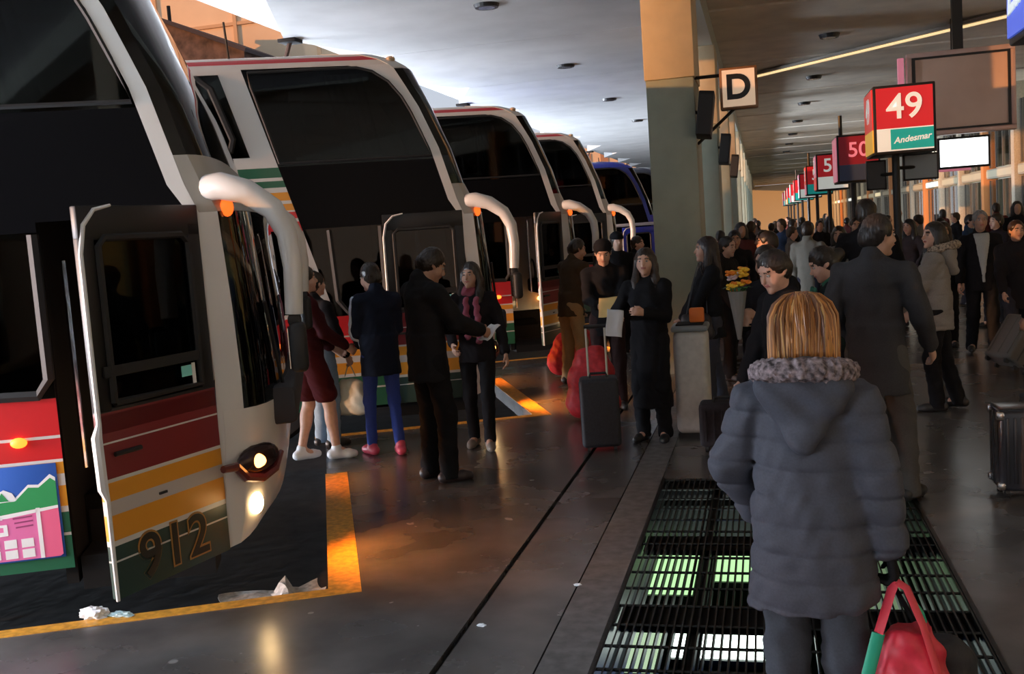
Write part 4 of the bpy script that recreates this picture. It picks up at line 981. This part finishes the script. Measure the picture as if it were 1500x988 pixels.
# D sign
t = empty('letter_sign', (-.41, 12.1, 3.0)); tag(t, 'square lit sign with a black letter D beside the green column', 'sign')
MB().box2((0, 0, 0), (.42, .14, .47)).build('sign_box', mat('d_sign_case', (.25, .13, .06), .4), t, bevel=.015); MB().box2((.03, -.01, .03), (.39, 0, .44)).build('sign_face', mat('d_sign_face', (.75, .55, .38), .4, emit=(.9, .64, .44), estr=.42), t)
text('letter', 'D', .38, SBLK, (.205, -.014, .235), (R(90), 0, 0), t, offset=.012, extrude=.003)
MB().tube([(-.28, .07, .40), (0.01, .07, .40)], .02, 8).build('bracket', SBLK, t); MB().tube([(-.28, .07, -.35), (.16, .07, .02)], .018, 8).build('bracket', SBLK, t)
# loudspeakers on the columns
def speaker(i, lab):
    y = 12.0 + 6.2 * i
    t = empty('loudspeaker', (-.575, y - .05, 2.95)); tag(t, lab, 'speaker', 'loudspeakers on the columns')
    rot = Matrix.Rotation(R(-10), 3, 'X') @ Matrix.Rotation(R(7), 3, 'Y')
    MB().box((0, 0, 0), (.17, .24, .50), rot=rot).build('cabinet', mat('speaker_black', (.012, .012, .013), .5), t, bevel=.012); MB().box((0.0, -.125, .0), (.14, .012, .45), rot=rot).build('grille', mat('speaker_grille', (.03, .03, .03), .8), t)
    MB().tube([(-.115, .12, .05), (-.04, .10, .05)], .02, 8).build('bracket', SBLK, t)
speaker(0, 'black loudspeaker on the nearest green column below the D sign'); speaker(1, 'black loudspeaker on the second column'); speaker(2, 'black loudspeaker on the third column, partly hidden')
# hanging display frame
t = empty('display_board', (1.84, 14.0, 2.63)); tag(t, 'large blank brown display board in a pink metal frame hanging from the ceiling', 'display')
FRM = mat('board_frame', (.62, .44, .40), .4, metal=.2)
MB().box2((.06, .02, .06), (1.2, .10, .98)).build('board_panel', mat('board_brown', (.66, .46, .37), .35, color2=(.76, .56, .46), nscale=1.5), t)
for a, b in (((0, 0, 0), (1.26, .14, .06)), ((0, 0, .98), (1.26, .14, 1.04)), ((0, 0, .06), (.06, .14, .98)), ((1.2, 0, .06), (1.26, .14, .98))): MB().box2(a, b).build('frame_rail', FRM, t, bevel=.008)
ins = MB()
for a, b in (((.06, -.003, .06), (1.2, .02, .085)), ((.06, -.003, .955), (1.2, .02, .98)), ((.06, -.003, .085), (.10, .02, .955)), ((1.17, -.003, .085), (1.2, .02, .955))): ins.box2(a, b)
ins.build('inner_lip', SBLK, t); MB().box2((.55, .03, 1.04), (.67, .12, ZC - 2.63)).build('hanger', SBLK, t); MB().box2((-.10, .03, .3), (-.03, .12, 1.0)).build('side_lamp', SPNK, t)
def screen(loc, w_, h_, m, lab, rz=0):
    t = empty('screen', loc, R(rz)); tag(t, lab, 'screen'); MB().box2((-.03, 0, -.03), (w_ + .03, .08, h_ + .03)).build('screen_case', SBLK, t, bevel=.01); MB().box2((0, -.006, 0), (w_, .002, h_)).build('screen_panel', m, t)
    MB().tube([(w_ / 2, .05, h_ + .02), (w_ / 2, .05, ZC - loc[2])], .02, 8).build('hanger', SBLK, t)
screen((2.36, 15.0, 2.26), .60, .36, emission('screen_white', (.95, 1.0, 1.0), 2.2), 'bright white lit screen hanging below the blank board')
def pole_screen(loc, w_, h_, m, lab):
    t = empty('screen', loc); tag(t, lab, 'screen'); MB().box2((-.02, 0, -.02), (w_ + .02, .07, h_ + .02)).build('screen_case', SBLK, t, bevel=.01); MB().box2((0, -.006, 0), (w_, .002, h_)).build('screen_panel', m, t)
    MB().tube([(w_ / 2, .04, h_ / 2), (1.489 - loc[0], 12.45 - loc[1] + .03, h_ / 2)], .02, 8).build('bracket', SBLK, t)
pole_screen((1.60, 12.56, 2.08), .34, .26, mat('screen_grey', (.16, .20, .21), .2), 'dark grey screen fixed to the pole under the 49 sign, right of the pole')
pole_screen((1.20, 12.56, 2.0), .18, .30, SBLK, 'small black screen fixed to the pole under the 49 sign, left of the pole')
t = empty('shop_sign', (3.2, 20.5, 2.35)); tag(t, 'small pink sign just below the lit white screen', 'sign'); MB().box2((0, 0, 0), (.55, .06, .16)).build('sign_face', SPNK, t, bevel=.01); MB().tube([(.27, .03, .16), (.27, .03, ZC - 2.35)], .012, 6).build('hanger', SBLK, t)

# ------------------------------------------------------------------ travellers
BLK = (.012, .012, .014); NVY = (.012, .016, .03); DGR = (.035, .036, .04)
# foreground woman
w1 = person('blonde woman in a dark quilted coat seen from behind on the grating', (0.10, 3.12), 1.525, face=6, female=True, hair='bob', hcol=(.50, .22, .06), top=(.075, .08, .10), hem=.675, puff=.020, quilt=.092, fat=1.07, flare=1.06, toprough=.6,
            lw=(-.20, .20, .93), rw=(.275, .02, .70), lpole=(-1.0, -.35, -.3), rpole=(.6, -1, 0), bcol=(.06, .07, .085), hood=(.15, .12, .125), gloves=(.015, .015, .016), grip=(.5, .95), res=.0075, nod=4, skincol='fair')
hs = MB(); hr = random.Random(9); hcw = Vector(w1['hc']); sW = 1.525 / 1.7
for i in range(520):
    ph_ = hr.uniform(R(48), R(312))                     # angle round the head, 0 at the face
    part = hr.uniform(-.02, .02); k_ = hr.uniform(.97, 1.05); zend = -.205 + hr.uniform(-.035, .03); pts = []
    for q in range(9):
        t_ = q / 8; th_ = min(t_ * 2.1, 1.0) * R(92)
        rr_ = .098 + (.012 * max(0, t_ - .5)); x_ = math.sin(ph_) * rr_ * k_ * math.sin(th_); y_ = math.cos(ph_) * rr_ * 1.02 * k_ * math.sin(th_) - .014
        z_ = .034 + .104 * k_ * math.cos(th_) if t_ < .476 else .030 + (zend - .030) * (t_ - .476) / .524
        if t_ > .85: x_ *= .97; y_ *= .97
        wob = .004 * math.sin(t_ * 5 + i)
        pts.append(hcw + Vector((x_ + wob + part * (1 - t_), y_ + wob, z_)) * sW)
    hs.tube(pts, [.0030, .0036, .0038, .0038, .0036, .0034, .003, .0022, .0008], 4, mi=hr.choice([0, 0, 1, 2, 2, 3, 3]))
tag(hs.build('hair_strands', [mat('strand_gold', (.62, .27, .07), .35), mat('strand_light', (.74, .46, .18), .35), mat('strand_brown', (.34, .14, .04), .35), mat('strand_dark', (.18, .07, .025), .4)], w1, smooth=True), kind='stuff')
m1 = person('man in a dark grey coat seen from behind, ear and cheek turned right', (.62, 6.4), 1.74, face=25, turn=38, nod=8, hem=.66, top=(.05, .05, .053), flare=1.08, bcol=(.085, .082, .078), hcol=(.022, .018, .016), puff=.008,
            lw=(-.20, .18, .98), rw=(.26, .16, .92), lfoot=(-.13, -.16, 0.0), rfoot=(.13, .12, 0), res=.0095)
person('woman in a pale grey parka with a fur hood, face turned left', (1.42, 9.4), 1.62, face=-75, turn=-38, female=True, hair='long', top=(.26, .24, .22), hem=.74, puff=.02, hood=(.20, .16, .12), bcol=BLK, lw=(-.12, .30, .92), rw=(.16, .26, .86), rfoot=(.1, -.16, 0), skincol='fair', res=.0105, quilt=.14)
person('grey-haired man in an open black suit over a white shirt, walking nearer', (2.43, 12.84), 1.66, face=178, hair='short', hcol=(.22, .21, .20), top=BLK, shirt=(.42, .44, .42, 1.25), hem=.76, bcol=BLK, lfoot=(-.1, .14, 0), rfoot=(.1, -.14, .03), skincol='tan', res=.011, lw=(-.27, -.06, .80), rw=(.27, .08, .80), fat=1.05)
person('dark-haired boy in a black jacket looking down to the left', (.10, 5.9), 1.60, face=-118, nod=24, turn=-12, top=BLK, hem=.72, bcol=BLK, lw=(-.14, .22, .86), rw=(.14, .24, .86), skincol='fair', res=.0095, hair='short', puff=.01)
person('woman with tied dark hair in profile behind the blonde head, green scarf', (.44, 7.0), 1.57, face=-100, nod=26, female=True, hair='bun', top=(.012, .02, .02), hem=.75, bcol=BLK, scarf=(.05, .16, .11), lw=(-.08, .32, 1.02), rw=(.08, .30, .98), res=.0105, skincol='fair')
wf = person('person in black holding up a bunch of flowers', (.03, 7.25), 1.58, face=205, nod=14, top=BLK, hem=.70, bcol=(.05, .05, .06), lw=(-.04, .33, 1.20), rw=(.06, .33, 1.16), grip=(.9, .9), res=.011, hair='short')
person('long-haired woman in a black coat standing sideways by the grey bin', (-.50, 9.5), 1.62, face=-105, female=True, hair='long', hcol=(.018, .012, .012), top=(.012, .013, .016), hem=.74, bcol=(.05, .055, .075), bottom='jeans', lw=(-.10, .30, .92), rw=(.10, .28, .86), lfoot=(-.09, .06, 0), rfoot=(.09, -.12, 0), shoe=(.18, .17, .17), res=.0095, skincol='tan', puff=.008)
wp_ = person('long-haired woman in a long black coat facing the camera, paper in hand', (-.94, 8.36), 1.58, face=192, turn=-6, female=True, hair='long', hcol=(.025, .016, .012), top=BLK, hem=.30, flare=1.04, bcol=BLK, lw=(-.05, .26, 1.16), rw=(.20, .27, 1.12), grip=(.8, .9), res=.009, skincol='fair', puff=.006)
person('man in a brown jacket and khaki trousers bending slightly, seen from behind', (-2.18, 11.5), 1.68, face=40, lean=10, nod=10, turn=20, top=(.055, .036, .022), hem=.80, bcol=(.30, .20, .10), lfoot=(-.16, .02, 0), rfoot=(.15, .0, 0), lw=(-.16, .26, .88), rw=(.18, .28, .90), shoe=(.03, .02, .015), res=.011, skincol='tan', puff=.012)
wy = person('person in a dark cap holding a yellow lit sheet behind the suitcase', (-1.52, 9.9), 1.66, face=170, nod=22, top=BLK, cap=BLK, hem=.74, bcol=(.035, .02, .02), lw=(-.06, .32, 1.06), rw=(.08, .32, 1.06), grip=(.8, .8), res=.011)
person('dark-haired woman with a long pink scarf and an open dark jacket', (-2.37, 8.2), 1.56, face=172, turn=16, female=True, hair='long', top=(.016, .014, .016), hem=.80, bcol=BLK, slim=.012, scarf=(.26, .07, .10), lw=(-.28, .06, .80), rw=(.18, .22, .98), lfoot=(-.08, .12, 0), rfoot=(.09, -.08, 0), shoe=(.20, .17, .14), res=.0095, skincol='tan')
mb = person('tall man in black seen from behind, reading a leaflet', (-2.42, 7.06), 1.74, face=42, nod=30, turn=16, top=(.014, .014, .015), hem=.74, bcol=(.009, .009, .010), lw=(-.04, .34, 1.06), rw=(.16, .36, 1.06), lfoot=(-.13, .02, 0), rfoot=(.12, .04, 0), shoe=(.03, .02, .02), res=.009, skincol='tan', puff=.014, grip=(.8, .8))
person('person in navy jacket with white sleeve stripe, blue leggings and pink trainers', (-3.14, 7.96), 1.62, face=-38, turn=-25, nod=12, female=True, hair='short', top=NVY, hem=.72, bcol=(.04, .07, .30), slim=.020, stripe=(.55, .62, .75), lw=(-.10, .26, .98), rw=(.12, .26, .96), lfoot=(-.11, .1, 0), rfoot=(.10, -.06, 0), shoe=(.55, .06, .10), res=.0095, skincol='fair', puff=.012)
person('bare-legged person in dark red shorts and white shoes behind the mirror arm', (-3.70, 7.80), 1.63, face=50, female=True, hair='bun', top=(.045, .008, .010), hem=.80, bottom='shorts', bcol=(.06, .009, .011), lw=(-.14, .24, .96), rw=(.10, .30, .98), lfoot=(-.10, -.12, 0), rfoot=(.10, .14, 0), shoe=(.7, .7, .72), res=.0095, skincol='fair')
wj = person('person in light blue jeans and a black top beside the red shorts', (-3.86, 8.35), 1.56, face=30, hair='short', top=BLK, hem=.82, bottom='jeans', bcol=(.22, .32, .42), lw=(-.24, .05, .80), rw=(.22, .16, .86), res=.011, grip=(.5, .95))
person('man in a black cap at the back, near the green column', (-1.95, 14.0), 1.68, face=150, top=BLK, cap=BLK, hem=.74, bcol=BLK, res=.015)
# middle and far crowd
CR = [  # x, y, h, face, female, hair, top, label
    (-.36, 13.3, 1.62, 170, 1, 'short', BLK, 'dark-coated person just right of the green column foot'),
    (.02, 12.5, 1.60, -100, 0, 'short', (.02, .02, .025), 'person in black with a reddish face turned left in mid crowd'),
    (.06, 10.5, 1.62, -80, 0, 'short', (.012, .012, .012), 'person in black jacket standing above the boy'),
    (.56, 14.0, 1.66, 20, 0, 'short', (.26, .25, .22), 'person in a pale grey coat seen from behind in the crowd'),
    (.92, 13.5, 1.58, 190, 1, 'bob', (.20, .18, .18), 'person in pale clothes right of the first far sign pole'),
    (.92, 9.95, 1.86, 10, 0, 'short', BLK, 'tall dark-haired man behind the man in the grey coat'),
    (2.15, 13.6, 1.55, 185, 1, 'long', (.012, .012, .015), 'woman in black between the parka and the suit'),
    (3.15, 15.5, 1.58, -120, 1, 'short', (.02, .015, .018), 'dark-haired woman in black right of the suited man'),
    (2.62, 12.0, 1.54, 170, 0, 'short', (.018, .016, .018), 'dark figure right of the white shirt'),
    (2.30, 9.6, 1.50, -60, 1, 'bob', (.012, .012, .013), 'dark figure cut by the right edge of the picture'),
    (1.40, 17.0, 1.64, 170, 0, 'short', (.10, .09, .08), 'person in brown near the pole of sign 50'),
    (2.08, 16.0, 1.58, -140, 1, 'long', (.05, .04, .045), 'woman in dark clothes left of the parka hood'),
    (2.80, 18.0, 1.54, 30, 0, 'short', (.03, .05, .09), 'person in a navy jacket walking off towards the shops'),
    (3.42, 19.0, 1.55, 120, 0, 'short', (.03, .06, .12), 'person in a blue jacket before the orange shop panel'),
    (-1.85, 15.4, 1.60, 100, 1, 'short', BLK, 'dark figure between the fourth coach and the column'),
    (-.42, 11.5, 1.58, 120, 0, 'short', (.016, .014, .014), 'dark figure leaning towards the green column'),
]
for i, (x, y, h_, fc, fem, hr_, tp, lab) in enumerate(CR):
    rr = random.Random(i)
    person(lab, (x, y), h_, face=fc, female=bool(fem), hair=hr_, top=tp, hem=rr.choice([.66, .74, .8]), bcol=rr.choice([BLK, (.03, .03, .04), (.04, .04, .06)]), lw=(-.22, rr.uniform(.0, .25), rr.uniform(.8, 1.0)), rw=(.22, rr.uniform(.0, .25), rr.uniform(.8, 1.0)), lfoot=(-.1, rr.uniform(-.12, .12), 0), rfoot=(.1, rr.uniform(-.12, .12), 0),
           res=.0135, skincol=rr.choice(['olive', 'tan', 'fair']), hcol=rr.choice([(.02, .014, .01), (.03, .018, .012), (.012, .01, .01)]), nod=rr.uniform(-2, 10), puff=rr.choice([0, .01]))
rr = random.Random(11)
FAR = [(-.33, 16), (-.21, 19), (.34, 20), (.64, 24), (1.12, 22), (1.62, 27), (2.05, 22), (2.75, 20), (4.06, 24), (4.4, 20), (4.87, 24), (-.70, 17.6), (-.14, 30), (.38, 34), (1.07, 30), (2.26, 30), (2.88, 26), (3.6, 30), (.2, 26), (.85, 37), (1.9, 36), (3.2, 38), (-.3, 40), (1.3, 44), (2.6, 46), (.45, 17.5), (1.75, 19.5), (4.9, 31)]
TOPS = [('black', BLK), ('black', BLK), ('charcoal', (.03, .03, .035)), ('dark red', (.10, .03, .03)), ('pale grey', (.16, .15, .14)), ('navy blue', (.03, .05, .10)), ('brown', (.09, .07, .05))]
USED = set()
HAIRN = {'short': 'short-haired', 'long': 'long-haired', 'bob': 'bob-haired'}
WHERE = lambda y: 'near the second sign pole' if y < 20 else 'partway down the hall' if y < 25 else 'far down the hall' if y < 34 else 'at the hall end'
for x, y in FAR:
    tn, tp = rr.choice(TOPS)
    hn = rr.choice(['short', 'short', 'long', 'bob']); fc = rr.uniform(0, 360)
    side = 'column side' if x < 0.3 else 'middle' if x < 2.2 else 'shop side'; look = 'back turned' if fc < 70 or fc > 290 else 'facing nearer' if 110 < fc < 250 else 'sideways'
    lab = '%s traveller in %s coat %s, %s, %s' % (HAIRN[hn], tn, WHERE(y), side, look)
    for tn2, tp2 in TOPS:
        if lab not in USED: break
        tn, tp = tn2, tp2; lab = '%s traveller in %s coat %s, %s, %s' % (HAIRN[hn], tn, WHERE(y), side, look)
    USED.add(lab)
    person(lab, (x, y), rr.uniform(1.55, 1.72), face=fc, female=rr.random() < .5, hair=hn, top=tp, hem=rr.choice([.66, .76]), bcol=rr.choice([BLK, (.03, .03, .05)]), res=.020, group='far crowd in the hall', skincol=rr.choice(['olive', 'tan', 'fair']), hcol=rr.choice([(.02, .014, .01), (.012, .01, .01), (.06, .035, .02)]))

# ------------------------------------------------------------------ held things, luggage, bin, litter
PAP = mat('paper', (.72, .74, .76), .7)
def sheet(loc, size, rot, m, lab, nm='paper', cat='paper'):
    o = MB(); n = 8
    for i in range(n + 1):
        for j in range(n + 1):
            u, v = i / n - .5, j / n - .5; o.v.append((u * size[0], v * size[1], .012 * math.sin(u * 5) + .008 * math.sin(v * 7)))
    for i in range(n):
        for j in range(n): o.f.append([i * (n + 1) + j, (i + 1) * (n + 1) + j, (i + 1) * (n + 1) + j + 1, i * (n + 1) + j + 1]); o.m.append(0)
    ob = o.build(nm, m, smooth=True); ob.modifiers.new('thickness', 'SOLIDIFY').thickness = .0015; ob.location = loc; ob.rotation_euler = rot; tag(ob, lab, cat); return ob
p = world(wp_, wp_['hr']); sheet((p.x - .03, p.y - .035, p.z - .02), (.13, .22), (R(72), R(12), R(20)), PAP, 'white paper held by the woman in the long black coat')
p = world(wy, wy['hr']); sheet((p.x + .06, p.y - .05, p.z + .02), (.22, .20), (R(62), 0, 0), mat('yellow_paper', (.85, .62, .25), .6), 'yellowish sheet held by the person in the dark cap')
p = world(mb, mb['hr']); sheet((p.x + .0, p.y + .05, p.z + .0), (.11, .17), (R(40), R(10), R(-30)), PAP, 'white leaflet in the hands of the tall man in black')
# bouquet
p = world(wf, wf['hl'])
t = empty('flower_bouquet', (p.x - .03, p.y - .06, p.z + .0)); tag(t, 'bunch of orange, yellow and white flowers in grey wrap', 'flowers')
MB().tube([(0, 0, -.16), (0, 0, .0), (.0, 0, .16)], [.012, .036, .062], 14).build('paper_wrap', mat('wrap', (.20, .20, .19), .6), t)
fr_ = random.Random(5); FC = [mat('flower_orange', (.85, .25, .02), .6), mat('flower_yellow', (.9, .55, .04), .6), mat('flower_white', (.75, .65, .75), .6), mat('flower_purple', (.22, .06, .25), .6)]
for i in range(15):
    a = fr_.uniform(0, 6.28); r_ = .062 * math.sqrt(fr_.random()); c = Vector((r_ * math.cos(a), r_ * math.sin(a), .18 + fr_.uniform(0, .13)))
    f_ = MB(); f_.ball(c, .014, 8, 5)
    for q in range(7):
        b = q * 6.283 / 7; f_.ball(c + Vector((.022 * math.cos(b), .022 * math.sin(b), -.002 + .01 * math.sin(3 * b))), (.016, .016, .010), 7, 4)
    f_.build('blossom', FC[[0, 1, 0, 1, 2, 0, 1, 3][i % 8]], t, smooth=True)
lf = MB()
for i in range(14):
    a = i * 6.283 / 14; d = Vector((math.cos(a), math.sin(a), 0)); e_ = Vector((-d.y, d.x, 0)) * .018
    q = d * .045 + Vector((0, 0, .15)); lf.add([q, q + d * .03 + e_ + Vector((0, 0, .04)), q + d * .06 + Vector((0, 0, .03)), q + d * .03 - e_ + Vector((0, 0, .04))], [[0, 1, 2, 3]])
lf.build('leaves', mat('leaf_green', (.03, .12, .04), .6), t)
# orange packet on the bin, the bin
t = empty('waste_bin', (-.62, 8.55, 0)); tag(t, 'tall pale grey rounded bin between the black coat and the dark bag', 'bin')
BIN = mat('bin_grey', (.56, .55, .52), .5, noise=.08, nscale=20)
MB().box((0, 0, .46), (.28, .34, .86)).build('body', BIN, t, bevel=.06, seg=4); MB().box((0, 0, .905), (.30, .36, .05)).build('rim', mat('bin_rim', (.22, .25, .26), .45), t, bevel=.02); MB().box((0, 0, .925), (.22, .27, .03)).build('opening', DARK, t); MB().box((0, 0, .02), (.26, .31, .04)).build('base', RUB, t)
ob = MB().box((0, 0, .065), (.12, .08, .12)).build('packet', mat('orange_packet', (.85, .20, .03), .5), bevel=.015); ob.location = (-.56, 8.50, .942); tag(ob, 'small orange packet lying on top of the grey bin', 'packet')
# suitcases
def suitcase(loc, size, rz, lab, m, handle=0.0, ribs=0, tilt=0.0, metal=False, hcol=CHR):
    t = empty('suitcase', loc, R(rz)); t.rotation_euler.x = R(tilt); tag(t, lab, 'suitcase')
    W_, D_, Hh_ = size
    MB().box((0, 0, Hh_ / 2 + .04), (W_, D_, Hh_)).build('shell', m, t, bevel=.035, seg=4)
    for k in range(ribs):
        x = -W_ / 2 + .05 + (W_ - .1) * k / (ribs - 1)
        for sy_ in (-1, 1): MB().box((x, sy_ * (D_ / 2 + .002), Hh_ / 2 + .04), (.018, .012, Hh_ - .10)).build('rib', m, t, bevel=.004)
    zp = MB(); zp.box((0, 0, Hh_ / 2 + .04), (W_ + .006, .014, Hh_ - .06)); zp.build('zip_band', mat('zip_band', (.05, .05, .055), .4, metal=.5), t)
    for sx_ in (-1, 1):
        for sy_ in (-1, 1):
            MB().tube([(sx_ * (W_ / 2 - .05) - .012, sy_ * (D_ / 2 - .04), .028), (sx_ * (W_ / 2 - .05) + .012, sy_ * (D_ / 2 - .04), .028)], .028, 12).build('wheel', RUB, t)
            if metal:
                MB().box((sx_ * (W_ / 2 - .014), sy_ * (D_ / 2 - .014), .075), (.045, .045, .045)).build('corner_cap', CHR, t, bevel=.012); MB().box((sx_ * (W_ / 2 - .014), sy_ * (D_ / 2 - .014), Hh_ - .0), (.045, .045, .05)).build('corner_cap', CHR, t, bevel=.012)
    MB().tube([(-.07, -.03, Hh_ + .04), (-.06, -.03, Hh_ + .075), (.06, -.03, Hh_ + .075), (.07, -.03, Hh_ + .04)], .011, 8).build('carry_handle', RUB, t)
    if handle:
        for sx_ in (-1, 1): MB().tube([(sx_ * .075, D_ / 2 - .05, Hh_), (sx_ * .075, D_ / 2 - .05, handle)], .009, 8).build('handle_rod', hcol, t)
        MB().tube([(-.09, D_ / 2 - .05, handle), (.09, D_ / 2 - .05, handle)], .016, 8).build('handle_grip', RUB, t)
    return t
NY = mat('suitcase_black', (.016, .018, .024), .6, noise=.2, nscale=60, bump=.2)
suitcase((-1.33, 8.02, 0), (.31, .26, .55), 10, 'upright black suitcase with its pull handle out, beside the black coat', NY, .99, hcol=mat('pale_handle', (.6, .58, .5), .3, metal=.6))
suitcase((-.36, 7.95, 0), (.36, .24, .34), 0, 'low black bag on wheels at the foot of the grey bin', mat('bag_black', (.012, .010, .014), .8, noise=.3, nscale=40, bump=.3), 0.0, 5)
suitcase((1.58, 6.62, 0), (.56, .28, .50), 0, 'black ribbed hard suitcase with shiny metal corners at the right', mat('hard_case', (.022, .024, .03), .22, spec=.6), .72, 12, metal=True)
suitcase((2.28, 11.2, .10), (.36, .22, .52), -60, 'tilted grey suitcase being wheeled at the right side of the hall', mat('case_grey', (.10, .095, .085), .7), .0, 3, tilt=-38)
# red duffel on the floor, pale carrier bag, shoulder bag
def blob_bag(nm, loc, parts_, m, lab, cat='bag', rz=0, res=.012, handles=(), hm=None, dispa=.004, kb=.14, frus=None):
    t = empty(nm, loc, R(rz)); tag(t, lab, cat)
    F = Field((-.6, -.45, -.02), (.6, .45, .75), res)
    for a, b, ra, rb, q in parts_: F.cap(a, b, ra, rb, kb, ((0, 1, 0), q))
    if frus: F.cone((0, 0, frus[0]), (frus[4], 0, frus[1]), frus[2], frus[3], .03, frus[5])
    F.disp(lambda X, Y, Z: dispa * np.sin(X * 31 + Z * 24) * np.sin(Z * 37 - X * 22 + Y * 30) + dispa * .5 * np.sin(X * 66 + Z * 50))
    F.clip_below(0.004); V, Q = F.mesh(); np_mesh('bag_body', V, Q, m, t)
    for pts, rad, mm in handles: MB().tube(pts, rad, 8, flat=.35).build('handle', mm, t, smooth=True)
    return t
REDF = mat('red_fabric', (.48, .015, .02), .55, noise=.15, nscale=30, bump=.3)
blob_bag('duffel_bag', (-1.60, 9.30, 0), [((-.12, 0, .16), (.12, 0, .16), .14, .14, 1.1), ((-.10, 0, .40), (.10, 0, .44), .13, .12, 1.1), ((-.06, 0, .6), (.06, 0, .62), .08, .08, 1.2)], REDF, 'tall red bag standing behind the upright suitcase, right of the khaki trousers')
blob_bag('duffel_bag', (-2.26, 12.05, 0), [((-.18, 0, .20), (.18, 0, .20), .17, .17, 1.1), ((-.12, 0, .42), (.12, 0, .46), .13, .12, 1.2)], REDF, 'red bag half hidden behind the khaki trousers')
p = world(wj, wj['hr'])
blob_bag('carrier_bag', (p.x, p.y - .02, p.z - .46), [((-.09, 0, .11), (.09, 0, .11), .10, .10, 1.5), ((-.05, 0, .28), (.05, 0, .28), .06, .06, 1.6)], mat('pale_plastic', (.52, .50, .38), .4, bump=.4, nscale=20), 'pale plastic carrier bag hanging by the light blue jeans', handles=[([(-.05, 0, .36), (-.02, 0, .44), (0, 0, .47), (.02, 0, .44), (.05, 0, .36)], .010, mat('pale_strap', (.5, .5, .42), .5))])
blob_bag('shoulder_bag', (-.62, 9.26, .70), [((-.10, 0, .06), (.10, 0, .06), .06, .06, 1.2), ((-.08, 0, .2), (.08, 0, .2), .05, .05, 1.3)], mat('bag_dark', (.02, .018, .02), .5), 'dark shoulder bag at the hip of the long-haired woman by the bin', res=.01, handles=[([(-.09, 0, .2), (-.02, .06, .5), (.04, .12, .70), (.10, .10, .5), (.10, 0, .2)], .012, SBLK)])
# red tote of the blonde woman
p = world(w1, w1['hr'])
GRB = mat('green_band', (.02, .42, .26), .5); RB_ = mat('red_band', (.72, .05, .08), .5)
tb = blob_bag('tote_bag', (p.x + .03, p.y - .03, p.z - .495), [((-.06, 0, .08), (.06, 0, .08), .08, .08, 1.1)], mat('tote_red', (.60, .025, .05), .5, noise=.15, nscale=20, bump=.3), 'red tote bag with red and green handles held by the blonde woman', res=.0075, dispa=.010, kb=.06, frus=(.0, .365, .205, .065, .02, 1.45),
    handles=[([(-.10, -.085, .16), (-.105, -.065, .24), (-.07, -.045, .36)], .020, GRB), ([(-.07, -.045, .36), (-.028, -.012, .475), (-.015, 0, .50)], .018, RB_), ([(.115, -.075, .14), (.095, -.060, .22), (.055, -.035, .38), (.015, -.01, .485), (-.01, 0, .50)], .018, RB_), ([(.10, .03, .26), (.06, .03, .40), (.0, .01, .49)], .016, GRB)])
blob_bag('bag_black', (p.x + .14, p.y + .17, p.z - .60), [((-.05, 0, .12), (.07, 0, .12), .11, .11, 1.4), ((-.03, 0, .30), (.04, 0, .30), .07, .07, 1.6)], NY, 'black bag hanging behind the red tote', handles=[([(-.02, 0, .34), (-.10, -.10, .52), (-.13, -.16, .59)], .012, SBLK)], res=.01).name = 'black_bag'
# litter
def crumple(loc, r, m, lab, nm, flat_=.45, seed=1, elong=1.5, rz=0):
    rr_ = random.Random(seed); bm_ = bmesh.new(); bmesh.ops.create_icosphere(bm_, subdivisions=3, radius=1)
    for v in bm_.verts:
        k = .75 + .5 * rr_.random(); v.co = Vector((v.co.x * r * elong * k, v.co.y * r * k, max(-.2, v.co.z) * r * flat_ * k))
    me = bpy.data.meshes.new(nm); bm_.to_mesh(me); bm_.free(); me.materials.append(m); o = bpy.data.objects.new(nm, me); col.objects.link(o)
    o.location = (loc[0], loc[1], loc[2] + .2 * r * flat_); o.rotation_euler.z = R(rz); tag(o, lab, 'litter'); return o
crumple((-3.36, 4.33, 0.005), .05, mat('white_litter', (.7, .75, .78), .6), 'crumpled white paper scrap by the yellow edge line', 'paper_scrap', .8, 1)
crumple((-3.22, 4.35, 0.005), .03, mat('teal_litter', (.35, .5, .52), .6), 'small bluish scrap beside the crumpled white paper', 'paper_scrap', .5, 2, 2.2)
nw = MB(); n = 16
def hgt(u, v): return .012 + .010 * math.sin(u * 9 + 2 * v) * math.sin(v * 8 - u * 3) + .09 * max(0, u - .62) * (1 + .6 * math.sin(v * 6)) + .07 * math.exp(-((u - .55 - .12 * v) / .06) ** 2) * (.4 + v)
for i in range(n + 1):
    for j in range(n + 1):
        u, v = i / n, j / n; nw.v.append(((u - .5) * .55 + .03 * math.sin(v * 5), (v - .5) * (.30 + .05 * math.sin(u * 7)) + .03 * math.sin(u * 6), hgt(u, v)))
for i in range(n):
    for j in range(n): nw.f.append([i * (n + 1) + j, (i + 1) * (n + 1) + j, (i + 1) * (n + 1) + j + 1, i * (n + 1) + j + 1]); nw.m.append(0)
o = nw.build('newspaper', mat('newsprint', (.20, .195, .18), .8, nscale=34, color2=(.36, .35, .33))); o.modifiers.new('thickness', 'SOLIDIFY').thickness = .002; o.location = (-2.72, 4.98, -.148); o.rotation_euler.z = R(22); tag(o, 'crumpled newspaper on the dark roadway under the nearest coach front', 'newspaper')
for i, (x, y, lab) in enumerate([(-1.33, 4.35, 'tiny white scrap on the floor nearest the long joint'), (-.98, 4.9, 'tiny pale scrap on the floor beside the kerb strip'), (-1.62, 9.0, 'tiny white scrap on the floor near the upright suitcase'), (-3.52, 4.62, 'tiny dark scrap on the roadway near the open coach door')]):
    crumple((x, y, 0.0 if i < 3 else -.15), .014, mat('white_litter', (.7, .75, .78), .6), lab, 'paper_scrap', .5, 5 + i)
